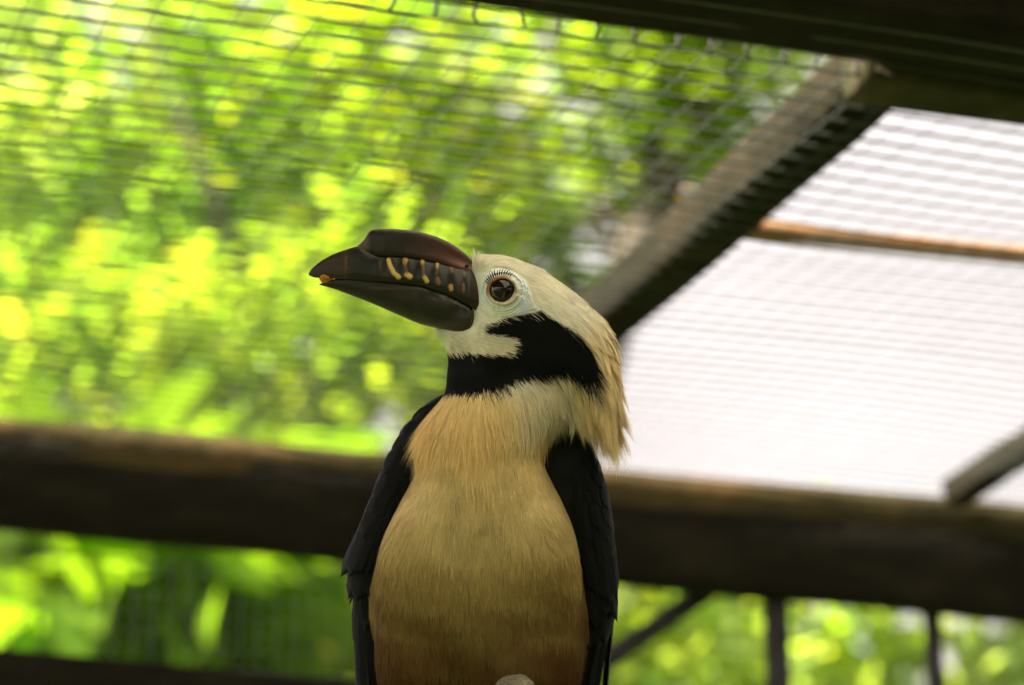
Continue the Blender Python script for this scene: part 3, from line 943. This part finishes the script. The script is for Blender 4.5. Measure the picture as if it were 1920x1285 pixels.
def loft(xs, ring, cols, name, mat, cap_end=True):
    """xs (n,), ring (n,k,3) in (u,v,y) px, closed rings -> mesh in bird space"""
    n, k, _ = ring.shape
    i = np.arange(n - 1)[:, None]; j = np.arange(k)[None, :]; j2 = (j + 1) % k
    q_ = np.stack([i * k + j, i * k + j2, (i + 1) * k + j2, (i + 1) * k + j], -1).reshape(-1, 4)
    Vp = ring.reshape(-1, 3)
    Vp = np.concatenate([Vp, ring[0].mean(0, keepdims=True), ring[-1].mean(0, keepdims=True)])
    cc = np.concatenate([cols.reshape(-1, 3), cols[0].mean(0, keepdims=True), cols[-1].mean(0, keepdims=True)])
    j = np.arange(k); j2 = (j + 1) % k
    c1 = np.stack([j2, j, np.full(k, n * k), np.full(k, n * k)], -1)
    c2 = np.stack([(n - 1) * k + j, (n - 1) * k + j2, np.full(k, n * k + 1), np.full(k, n * k + 1)], -1)
    P3 = bl(Vp[:, 0], Vp[:, 1], Vp[:, 2])
    me = bpy.data.meshes.new(name)
    faces = [tuple(f) for f in q_.tolist()] + [tuple(f[:3]) for f in c1.tolist()] + [tuple(f[:3]) for f in c2.tolist()]
    me.from_pydata(P3.tolist(), [], faces)
    bm = bmesh.new(); bm.from_mesh(me); bmesh.ops.recalc_face_normals(bm, faces=bm.faces); bm.to_mesh(me); bm.free()
    me.update()
    a = me.color_attributes.new('col', 'FLOAT_COLOR', 'POINT')
    c4 = np.ones((len(P3), 4), np.float32); c4[:, :3] = cc
    a.data.foreach_set('color', c4.ravel())
    return me

M['bill'] = attr_mat('bill', rough=.38, spec=.28, bump=.25, bscale=900, var=.22, vscale=140)
# upper mandible: section widest at the cutting edge, narrowing upward to the culmen
xs = 578.5 + (925 - 578.5) * np.linspace(0, 1, 260) ** 1.15
K = 64
hfr = np.concatenate([np.linspace(0, 1, 29), [1.0] * 0])          # near side, bottom -> top
zb, zt_ = tom_u(xs), culmen(xs)
ring = np.zeros((len(xs), 64, 3)); cols = np.zeros((len(xs), 64, 3))
W = w_up(xs)
W = W * (1 - .22 * sstep(872, 904, xs)) * (1 - .9 * sstep(902, 925, xs))
side_h = np.linspace(0, 1, 28)
prof = np.sqrt(np.clip(1 - (side_h * .985) ** 3.2, 0, 1)) * .62 + .38 * (1 - side_h * .5)
prof *= np.clip(.86 + side_h * .7, 0, 1)
for s_i, sg in enumerate((-1, 1)):
    for kk_ in range(28):
        col_i = kk_ if s_i == 0 else 63 - 4 - kk_
        h = side_h[kk_]
        vq = zb + (zt_ - zb) * h
        m = mark_mask(xs, vq) if sg == -1 else mark_mask(xs, vq)
        tot = m.sum(0).clip(0, 1)
        yy = sg * W * prof[kk_]
        # faint upright ridges where the marks sit
        rid = sg * (1.6 * tot + 1.1 * np.sin((xs - 700) / 29.5 * 2 * np.pi) * sstep(690, 720, xs) * sstep(890, 870, xs) * np.sin(np.pi * h) ** .7)
        ring[:, col_i] = np.stack([xs, vq, yy + rid], 1)
        c = np.tile(BK, (len(xs), 1))
        tip = sstep(672, 640, xs)
        c = mixc(c, np.array([.035, .022, .009]), tip * .9)
        c = mixc(c, np.array([.055, .024, .016]), sstep(880, 900, xs) * (.3 + .7 * h))
        c = mixc(c, np.array([.09, .05, .02]), sstep(4, 0, np.abs(xs - 648)) * .25)
        for ci in range(3):
            c = mixc(c, MC[ci], m[ci])
        cols[:, col_i] = c
# bottom of the mandible (roof of the mouth)
for e_i, t in enumerate((.75, .25, -.25, -.75)):
    ring[:, 60 + e_i] = np.stack([xs, zb - 2.0, t * W * prof[0] * 1.0], 1)
    cols[:, 60 + e_i] = BK
order = list(range(0, 28)) + list(range(32, 60)) + [60, 61, 62, 63]
order = list(range(0, 28)) + [i for i in range(32, 60)]
mouth = [60, 61, 62, 63]
ring = ring[:, order + mouth]; cols = cols[:, order + mouth]
upper = link_mesh('upper_mandible', loft(xs, ring, cols, 'upper_mandible', None), M['bill'], bird)
upper['label'] = 'dark upper bill with a row of yellow ridges'
# casque
xc = np.linspace(668, 891, 190)
kc = 30
th = np.linspace(0, math.pi, kc)
zbase = culmen(xc) + 3.0
ztop = cas_top(xc)
hgt = np.maximum(zbase - ztop, .4)
wc = np.interp(xc, [668, 690, 720, 800, 860, 891], [5, 12, 19, 25, 25, 20])
ringc = np.zeros((len(xc), kc + 2, 3)); colc = np.zeros((len(xc), kc + 2, 3))
for j in range(kc):
    hz = np.sin(th[j]) ** .75
    wy = -np.sign(np.cos(th[j])) * np.abs(np.cos(th[j])) ** .55 * (1.0 + .0 * hz)
    crv = 1 - .22 * np.sin(np.pi * hz) * sstep(720, 780, xc)         # hollow flanks
    ringc[:, j] = np.stack([xc, zbase - hgt * hz, wc * wy * crv], 1)
    c = np.tile(np.array([.017, .0125, .008]), (len(xc), 1))
    red = sstep(745, 850, xc + (hz - .5) * 10) * (1 - .55 * sstep(.75, 1.0, np.full(len(xc), hz)))
    c = mixc(c, np.array([.075, .022, .016]), red * .8)
    c = mixc(c, np.array([.26, .10, .07]), sstep(820, 885, xc) * sstep(.55, .05, np.full(len(xc), hz)) * .9)
    c = mixc(c, np.array([.10, .055, .04]), sstep(698, 686, xc) * .8)
    c = mixc(c, np.array([.06, .05, .05]), sstep(.86, 1, np.full(len(xc), hz)) * .6)  # painted grey highlight along the top edge of the casque
    colc[:, j] = c
ringc[:, kc] = np.stack([xc, zbase + 3, wc * .5], 1); ringc[:, kc + 1] = np.stack([xc, zbase + 3, -wc * .5], 1)
colc[:, kc:] = BK
casque = link_mesh('casque', loft(xc, ringc, colc, 'casque', None), M['bill'], upper)
casque['label'] = 'dark casque reddening towards the forehead'
# nostril at the rear foot of the casque
def blob(name, c, r, mat, parent, seed=0, bump=.12, seg=16, colr=None):
    bm = bmesh.new()
    bmesh.ops.create_uvsphere(bm, u_segments=seg, v_segments=seg // 2 + 2, radius=1)
    rr = random.Random(seed)
    ph = [rr.uniform(0, 6) for _ in range(6)]
    for v in bm.verts:
        p = v.co.copy()
        k = 1 + bump * (math.sin(p.x * 5 + ph[0]) + math.sin(p.y * 6 + ph[1]) + math.sin(p.z * 5.5 + ph[2]) + .5 * math.sin(p.x * 11 + p.z * 9 + ph[3])) / 2
        v.co = Vector((p.x * r[0] * k, p.y * r[1] * k, p.z * r[2] * k))
    me = bpy.data.meshes.new(name); bm.to_mesh(me); bm.free()
    o = link_mesh(name, me, mat, parent)
    o.location = c
    return o
M['pore'] = noise_mat('pore', [(.4, (.006, .004, .003)), (.6, (.012, .007, .005))], rough=.8, bump=0)
blob('nostril', bl(876, 500, -24), (4.2 * S, 3 * S, 3.2 * S), M['pore'], upper, 3, .05)
# lower mandible
low_top = smooth_curve([(599, 533), (606, 530), (614, 525.5), (630, 523), (650, 520), (690, 522), (728, 525), (759, 528), (791, 531.5), (812, 538.5), (843.6, 551), (875, 567), (893, 584), (897, 597)])
low_bot = smooth_curve([(599, 534.5), (608, 537), (629, 543), (654.5, 552.5), (686, 564.5), (717.6, 578), (745, 590), (770, 601), (789, 608.5), (812, 614), (833, 619), (854, 624.5), (871, 627), (884, 624), (892, 615), (897, 604)])
xl = np.concatenate([np.linspace(599, 880, 200), np.linspace(881, 897, 26)])
kl = 56
thl = np.linspace(0, 2 * np.pi, kl, endpoint=False)
zt2, zb2 = low_top(xl), low_bot(xl)
Wl = (2.0 + 50 * np.clip((xl - 597) / 300, 0, 1) ** .8) * (1 - .55 * sstep(880, 898, xl))
ringl = np.zeros((len(xl), kl, 3)); coll = np.zeros((len(xl), kl, 3))
for j in range(kl):
    cz, sy = math.cos(thl[j]), math.sin(thl[j])
    hfrac = .5 + .5 * np.sign(cz) * abs(cz) ** .62           # 1 at the top
    vq = zb2 + (zt2 - zb2) * hfrac
    wy = np.sign(sy) * abs(sy) ** .5 * (.74 + .26 * sstep(0, .5, np.array(hfrac)))
    yy = Wl * wy
    # curved grooves near the gape, long ridge further forward
    ph = np.hypot((xl - 838) * .9, (vq - 560) * 1.15)
    gr = np.sin(ph / 7.5) * sstep(770, 815, xl) * sstep(895, 880, xl) * 2.2
    rd = 2.4 * np.exp(-((vq - (541 + (xl - 700) * .02)) / 3.0) ** 2) * sstep(690, 710, xl) * sstep(800, 770, xl)
    yy = yy + np.sign(sy) * (gr * abs(sy) + rd * abs(sy))
    ringl[:, j] = np.stack([xl, vq, yy], 1)
    c = np.tile(np.array([.0165, .0135, .0075]), (len(xl), 1))
    c = mixc(c, np.array([.022, .014, .008]), sstep(680, 640, xl) * .5)
    c = mixc(c, np.array([.05, .034, .02]), np.clip(rd / 2.4, 0, 1) * .6)
    c = mixc(c, np.array([.035, .03, .02]), np.clip(gr, 0, 1) * .5)
    c = mixc(c, np.array([.15, .06, .03]), sstep(7, 1.5, np.abs(vq - zb2)) * sstep(820, 860, xl) * .8)
    coll[:, j] = c
lower = link_mesh('lower_mandible', loft(xl, ringl, coll, 'lower_mandible', None), M['bill'], bird)
lower['label'] = 'dark lower bill with curved grooves near the gape'
# tongue-dark strip that closes the gape line
# --- bare skin round the eye
M['skin'] = attr_mat('skin', rough=.55, spec=.35, bump=.35, bscale=1100, var=.10, vscale=300)
M['eye'] = NT('eye').m
pe = M['eye'].node_tree.nodes['Principled BSDF']
pe.inputs['Base Color'].default_value = (.010, .004, .003, 1)
pe.inputs['Roughness'].default_value = .07
pe.inputs['Specular IOR Level'].default_value = .4
pe.inputs['Coat Weight'].default_value = 0.0
pe.inputs['Coat Roughness'].default_value = .02
NA, NR = 144, 46
sp = np.array(SKIN_POLY)
angs = np.linspace(0, 2 * np.pi, NA, endpoint=False)
EC = np.array([943.0, 547.0])
def ray_poly(c, a):
    d = np.array([math.cos(a), math.sin(a)]); best = 40.
    for i in range(len(sp)):
        p, q_ = sp[i], sp[(i + 1) % len(sp)]
        e = q_ - p
        den = d[0] * (-e[1]) + d[1] * e[0]
        if abs(den) < 1e-9: continue
        rhs = p - c
        t = (rhs[0] * (-e[1]) + rhs[1] * e[0]) / den
        s2 = (d[0] * rhs[1] - d[1] * rhs[0]) / den
        if t > 0 and -1e-6 <= s2 <= 1 + 1e-6:
            best = t
    return best
rout = np.array([ray_poly(EC, a) for a in angs])
k5 = np.array([1, 2, 3, 2, 1]) / 9.
rout = sum(np.roll(rout, s - 2) * w for s, w in enumerate(k5)) + 1.5
rin = 21.5 + 1.0 * np.cos(angs * 2)
fr = np.linspace(0, 1, NR)
A2, F2 = np.meshgrid(angs, fr, indexing='ij')
Rg = rin[:, None] + (rout - rin)[:, None] * F2
ux = EC[0] + Rg * np.cos(A2); vx = EC[1] + Rg * np.sin(A2)
y_eye = float(front_y(np.array([EC[0]]), np.array([EC[1]]))[0])
yb = front_y(ux, vx)
dr_ = Rg - rin[:, None]
lidh = 9.0 * np.exp(-((dr_ - 4.5) / 4.5) ** 2) + 3.0 * np.exp(-((dr_ - 15) / 3.0) ** 2)
wr = 1.0 * np.sin(dr_ * 1.35 + 1.2 * np.sin(A2 * 3)) * sstep(8, 13, dr_) * sstep(1.0, .85, F2)
rad_w = .7 * np.sin(A2 * 46) * np.exp(-((dr_ - 11) / 4) ** 2)
edge_drop = -5 * sstep(.82, 1.0, F2)
yo = yb - 3.0 - lidh - wr - rad_w - edge_drop
# blend inner rim towards the ball so that the lid hugs it
yo = np.where(dr_ < 1.5, yo + (1.5 - dr_) * 2.5, yo)
pale = lin(218, 224, 218); blue = lin(204, 210, 216); tan = lin(188, 172, 138); org = lin(134, 78, 34)
cs = np.tile(pale, (ux.size, 1))
uf, vf, df, af = ux.ravel(), vx.ravel(), dr_.ravel(), A2.ravel()
cs = mixc(cs, blue, sstep(950, 985, uf) * .8)
cs = mixc(cs, lin(206, 208, 168), sstep(560, 590, vf) * sstep(975, 940, uf) * .7)
inner = sstep(10.5, 6.5, df)
topl = sstep(.0, .75, -(.72 * np.sin(af) + .69 * np.cos(af)))                 # upper and front part of the lid
cs = mixc(cs, tan, inner * .9)
cs = mixc(cs, org, inner * topl * .9)
# fine dark creases above the ring
cre = np.clip(np.sin(af * 60), 0, 1) ** 3 * np.exp(-((df - 12.5) / 2.5) ** 2) * sstep(.2, -.4, np.sin(af))
cs = mixc(cs, lin(70, 60, 48), cre * .3 + .16 * np.clip(-np.sin(df * 1.35 + 1.2 * np.sin(af * 3)), 0, 1) ** 3 * sstep(10, 14, df))
cs = mixc(cs, lin(110, 118, 110), sstep(.9, 1.0, F2.ravel()) * .5)  # grey outer edge, a shadow line painted round the skin
i = np.arange(NA)[:, None]; j = np.arange(NR - 1)[None, :]; i2 = (i + 1) % NA
qs = np.stack([i * NR + j, i * NR + j + 1, i2 * NR + j + 1, i2 * NR + j], -1).reshape(-1, 4)
def eye_set(mirror):
    sgn = -1 if mirror else 1
    yy = yo * sgn
    es = link_mesh('eye_skin', np_mesh('eye_skin', bl(ux.ravel(), vx.ravel(), yy.ravel()), qs if mirror else qs[:, ::-1], cs), M['skin'], bird)
    es['label'] = 'pale bluish bare skin round the eye'
    bm = bmesh.new(); bmesh.ops.create_uvsphere(bm, u_segments=40, v_segments=24, radius=25.5 * S)
    me = bpy.data.meshes.new('eye'); bm.to_mesh(me); bm.free()
    eo = link_mesh('eye', me, M['eye'], bird)
    eo.location = bl(EYE[0] + .6, EYE[1] + .8, (y_eye + 10.0) * sgn)
    # lashes along the upper front of the lid
    r = random.Random(5)
    for k in range(13):
        a = math.radians(206 + k * 7.4)
        r0 = 30.0; L = (13.0 - abs(k - 5) * .6) * r.uniform(.85, 1.1)
        pts = []
        for s_ in (0, .35, .7, 1):
            rr = r0 + L * s_
            aa = a + .10 * s_ * s_ + .02
            uu_, vv_ = EC[0] + rr * math.cos(aa), EC[1] + rr * math.sin(aa)
            yv = float(front_y(np.array([uu_]), np.array([vv_]))[0]) - 11.5 - 5.0 * math.sin(s_ * 2.2)
            pts.append(bl(uu_, vv_, yv * sgn))
        V, Fc = tube(pts, [1.3 * S, 1.2 * S, .9 * S, .25 * S], 6)
        link_mesh('eyelash', mixed_mesh('eyelash', V, Fc), M['pore'], es)
eye_set(False)
eye_set(True)

# --- wings: folded, with overlapping feathers
M['wing'] = attr_mat('wing', rough=.6, spec=.06, var=.3, vscale=120)
def feather_mesh(name, L, Wd, curl=.1, seed=0):
    """a vane with a raised shaft, slightly cupped; root at origin, pointing down -z, face towards -y"""
    r = np.random.default_rng(seed)
    nl, nw = 12, 7
    V, Cc, Fc = [], [], []
    for i in range(nl + 1):
        t = i / nl
        w = Wd * (np.sin(np.pi * min(1, .10 + t * .9)) ** .5 if t < .5 else np.sqrt(max(0, 1 - ((t - .5) / .5) ** 3.0)))
        w = max(w, Wd * .06)
        for j in range(nw):
            s_ = (j / (nw - 1) - .5) * 2
            x = s_ * w * (1 + .04 * r.normal() * (abs(s_) > .9))
            y = -.04 * Wd * (1 - abs(s_)) ** 1.5 + .10 * Wd * s_ * s_ + curl * L * t * t
            V.append((x, y, -L * t + abs(s_) * Wd * .35 * t))
            k = .9 + .5 * (abs(s_) < .05) + r.normal(0, .08)
            Cc.append(np.array([.0052, .0054, .0055]) * k)
    for i in range(nl):
        for j in range(nw - 1):
            a = i * nw + j
            Fc.append((a, a + 1, a + nw + 1, a + nw))
    return np_mesh(name, np.array(V), np.array(Fc), np.array(Cc))
fm_s = [feather_mesh('feather', 62 * S, 19 * S, .04, k) for k in range(3)]
fm_m = [feather_mesh('feather', 120 * S, 21 * S, .02, 5 + k) for k in range(3)]
fm_l = [feather_mesh('feather', 290 * S, 20 * S, .01, 9 + k) for k in range(2)]
for m_ in fm_s + fm_m + fm_l:
    m_.materials.append(M['wing'])
WL = [(741, 826, 846, 10, 40), (750, 802, 846, 22, 42), (777, 776, 835, 34, 44), (814, 750, 822, 44, 46), (855, 728, 812, 52, 48), (896, 710, 805, 58, 50), (946, 692, 790, 64, 54), (982, 676, 775, 68, 58),
      (1014, 664, 765, 70, 62), (1055, 658, 755, 70, 66), (1110, 661, 745, 68, 72), (1187, 661, 745, 62, 84), (1232, 666, 760, 56, 92), (1285, 672, 770, 50, 100), (1400, 700, 800, 36, 118), (1500, 740, 810, 20, 130)]
WR = [(777, 1010, 1062, 14, 40), (784, 1000, 1078, 26, 42), (805, 985, 1095, 38, 44), (836, 975, 1113, 48, 46), (873, 978, 1127, 56, 48), (914, 990, 1140, 62, 52), (955, 1005, 1147, 66, 56), (1009, 1020, 1153, 70, 62),
      (1055, 1030, 1156, 70, 66), (1100, 1036, 1159, 68, 72), (1137, 1040, 1156, 66, 78), (1187, 1040, 1149, 62, 86), (1237, 1036, 1140, 56, 94), (1285, 1030, 1130, 50, 102), (1400, 1005, 1100, 36, 118), (1500, 990, 1060, 20, 130)]
def wing(rowsW, outer_left, seed):
    rw = np.array(rowsW, float)
    vs2 = np.linspace(rw[0, 0], rw[-1, 0], 110)
    kx = np.exp(-.5 * (np.arange(-4, 5) / 2.) ** 2); kx /= kx.sum()
    def itp(cn):
        yv = np.interp(vs2, rw[:, 0], rw[:, cn])
        yp = np.concatenate([2 * yv[0] - yv[4:0:-1], yv, 2 * yv[-1] - yv[-2:-6:-1]])
        return np.convolve(yp, kx, 'valid')
    x0, x1, dpt, cyv = itp(1), itp(2), itp(3), itp(4)
    k = 40
    tt = np.linspace(0, 2 * np.pi, k, endpoint=False)
    ring = np.zeros((len(vs2), k, 3)); cols = np.zeros((len(vs2), k, 3))
    for j in range(k):
        c_, s_ = math.cos(tt[j]), math.sin(tt[j])
        ring[:, j] = np.stack([(x0 + x1) / 2 + (x1 - x0) / 2 * np.sign(c_) * abs(c_) ** .85, vs2, cyv + dpt * np.sign(s_) * abs(s_) ** .85], 1)
    Pn = ring.reshape(-1, 3)
    shade = (.0085 + .0025 * smooth_noise(Pn * np.array([1, .25, 1]), .10, seed)).clip(.004, .02)
    cols = (shade[:, None] * np.array([.95, 1.0, 1.0])).reshape(ring.shape)
    w_ = link_mesh('wing', loft(vs2, ring, cols, 'wing', None), M['wing'], bird)
    w_['label'] = 'folded black wing, ' + ('beak side' if outer_left else 'crest side')
    r = random.Random(seed)
    # rows of coverts, then long flight feathers along the outer edge
    def put(meshes, v, f, lean, off, sc=1.0):
        """f: 0 = outer edge, 1 = front inner edge of the wing"""
        i = int(np.clip((v - vs2[0]) / (vs2[-1] - vs2[0]) * (len(vs2) - 1), 0, len(vs2) - 1))
        xa, xb = (x0[i], x1[i]) if outer_left else (x1[i], x0[i])
        a = math.pi * .5 * f                                       # quarter of the ellipse on the viewer's side
        cxm = (xa + xb) / 2
        X = cxm + (xa - cxm) * math.cos(a) ** .85
        Yq = cyv[i] - dpt[i] * math.sin(a) ** .85
        nx_ = (1 if xa > cxm else -1) * math.cos(a) / max(abs(xa - cxm), 1) * abs(xa - cxm)
        nrm = Vector((math.cos(a) * (1 if xa > cxm else -1), -math.sin(a), 0)).normalized()
        o = bpy.data.objects.new('feather', r.choice(meshes)); COL.objects.link(o); o.parent = w_
        o.location = Vector(bl(X, v, Yq)) + nrm * off * S
        rotz = math.atan2(nrm.x, -nrm.y)
        # follow the slope of the outer edge
        i2 = min(i + 8, len(vs2) - 1)
        xe2 = (x0 if outer_left else x1)[i2]; xe1 = (x0 if outer_left else x1)[i]
        slope = math.atan2(xe2 - xe1, (i2 - i) * (vs2[1] - vs2[0]) + 1e-6) if i2 > i else 0
        mt = Matrix.Translation(o.location) @ Matrix.Rotation(-slope * math.cos(a) * .9 - slope * math.sin(a) * .9, 4, 'Y') @ Matrix.Rotation(rotz, 4, 'Z') @ Matrix.Rotation(math.radians(lean), 4, 'X') @ Matrix.Rotation(r.uniform(-.09, .09), 4, 'Y')
        o.matrix_local = mt @ Matrix.Scale(sc * r.uniform(.92, 1.08), 4)
    top = rw[0, 0]
    for k in range(9):
        v = top + 22 + k * 27
        for f in (.04, .30, .56, .82):
            put(fm_s, v + r.uniform(-6, 6), f + r.uniform(-.05, .05) + .05 * (k % 2), -2, 1.0, .65 + .05 * k)
    for k in range(4):
        v = top + 235 + k * 46
        for f in ((.12 if outer_left else .2), .4, .62, .88):
            put(fm_m, v + r.uniform(-8, 8), f + r.uniform(-.04, .04), -1.0, 1.2, .95)
    for k, f in enumerate((.03, .2, .38, .56, .75)):
        put(fm_l, top + 330 + 8 * k, f, -.3, .6, .9)
wing(WL, True, 31)
wing(WR, False, 32)

# --- tail, hanging behind
fm_t = feather_mesh('tail_feather', 640 * S, 30 * S, .02, 40); fm_t.materials.append(M['wing'])
for k in range(6):
    o = bpy.data.objects.new('tail_feather', fm_t); COL.objects.link(o); o.parent = bird
    o.matrix_local = Matrix.Translation(bl(905 + (k - 2.5) * 14, 1330, 165 + 3 * abs(k - 2.5))) @ Matrix.Rotation(math.radians(10), 4, 'X') @ Matrix.Rotation(math.radians((2.5 - k) * 2.4), 4, 'Y')
# --- legs and toes on the perch
M['leg'] = noise_mat('leg', [(.3, (.03, .03, .025)), (.6, (.07, .065, .05))], scale=200, rough=.6, bump=.4, bscale=600)
PERCH_V = 1500.0
for lx in (858, 1000):
    parts = [tube([bl(lx, 1330, 40), bl(lx, 1400, 15), bl(lx, PERCH_V - 38, 22)], [16 * S, 11 * S, 10 * S], 10)]
    V, Fc = merge(parts)
    leg = link_mesh('leg', mixed_mesh('leg', V, Fc), M['leg'], bird)
    for tx, front_toe in ((-24, True), (0, True), (24, True), (4, False)):
        s_ = -1 if front_toe else 1
        pts = [bl(lx, PERCH_V - 40, 22), bl(lx + tx * .5, PERCH_V - 46, 22 + s_ * 22), bl(lx + tx, PERCH_V - 30, 22 + s_ * 44), bl(lx + tx * 1.1, PERCH_V + 2, 22 + s_ * 52), bl(lx + tx * 1.1, PERCH_V + 22, 22 + s_ * 40)]
        V, Fc = tube(pts, [9 * S, 8.5 * S, 7.5 * S, 6 * S, 2 * S], 8)
        link_mesh('toe', mixed_mesh('toe', V, Fc), M['leg'], leg)

# ------------------------------------------------------------------ food in the bill
M['food'] = noise_mat('food', [(.3, (.42, .12, .015)), (.55, (.62, .22, .03)), (.75, (.72, .33, .07))], scale=700, rough=.6, bump=.6, bscale=1500)
Rp = Matrix.Rotation(PITCH, 3, 'X')
fw = Vector(BIRD0) + Rp @ Vector(bl(610.5, 521.5, -3))
pel = blob('food_pellet', fw, (13 * S, 10 * S, 9.5 * S), M['food'], None, 9, .10, 28)
pel.rotation_euler = (PITCH, .1, 0)
tag(pel, 'small orange crumb of food held in the tip of the bill', 'food')

# ------------------------------------------------------------------ the perch: a dead branch on a stem
per0 = Vector(BIRD0) + Rp @ Vector(bl(960, PERCH_V, 22))
perch = empty('perch', (per0.x, per0.y, 0))
tag(perch, 'dead grey branch under the bird with its broken stub pointing up', 'branch')
def perch_local(p):
    return Vector(p) - Vector(perch.location)
def bird_w(u, v, y):
    return Vector(BIRD0) + Rp @ Vector(bl(u, v, y))
pts = [perch_local(bird_w(960 + x, PERCH_V + 8 * math.sin(x / 120), 22)) for x in np.linspace(-620, 640, 26)]
V, Fc = tube(pts, [(36 + 4 * math.sin(i * 1.7)) * S for i in range(26)], 14, .06)
link_mesh('limb', mixed_mesh('limb', V, Fc), M['bark'], perch)
stub = [(968, 1560, -10), (967, 1500, -60), (966, 1420, -128), (965, 1340, -170), (965, 1300, -190), (965, 1268, -200), (964, 1254, -205), (963, 1249, -208)]
V, Fc = tube([perch_local(bird_w(*p)) for p in stub], [46 * S, 45 * S, 43 * S, 42 * S, 42 * S, 40 * S, 32 * S, 14 * S], 22, .07)
o = link_mesh('stub', mixed_mesh('stub', V, Fc), M['bark'], perch)
o['label'] = 'broken rounded end of the branch'
foot = perch_local(bird_w(960, PERCH_V, 22))
V, Fc = tube([(0.02, .03, -.03), (.03, .01, .5), (-.02, .02, 1.1), foot + Vector((.0, .0, .002))], [.045, .036, .03, .026], 14, .06)
link_mesh('stem', mixed_mesh('stem', V, Fc), M['bark'], perch)
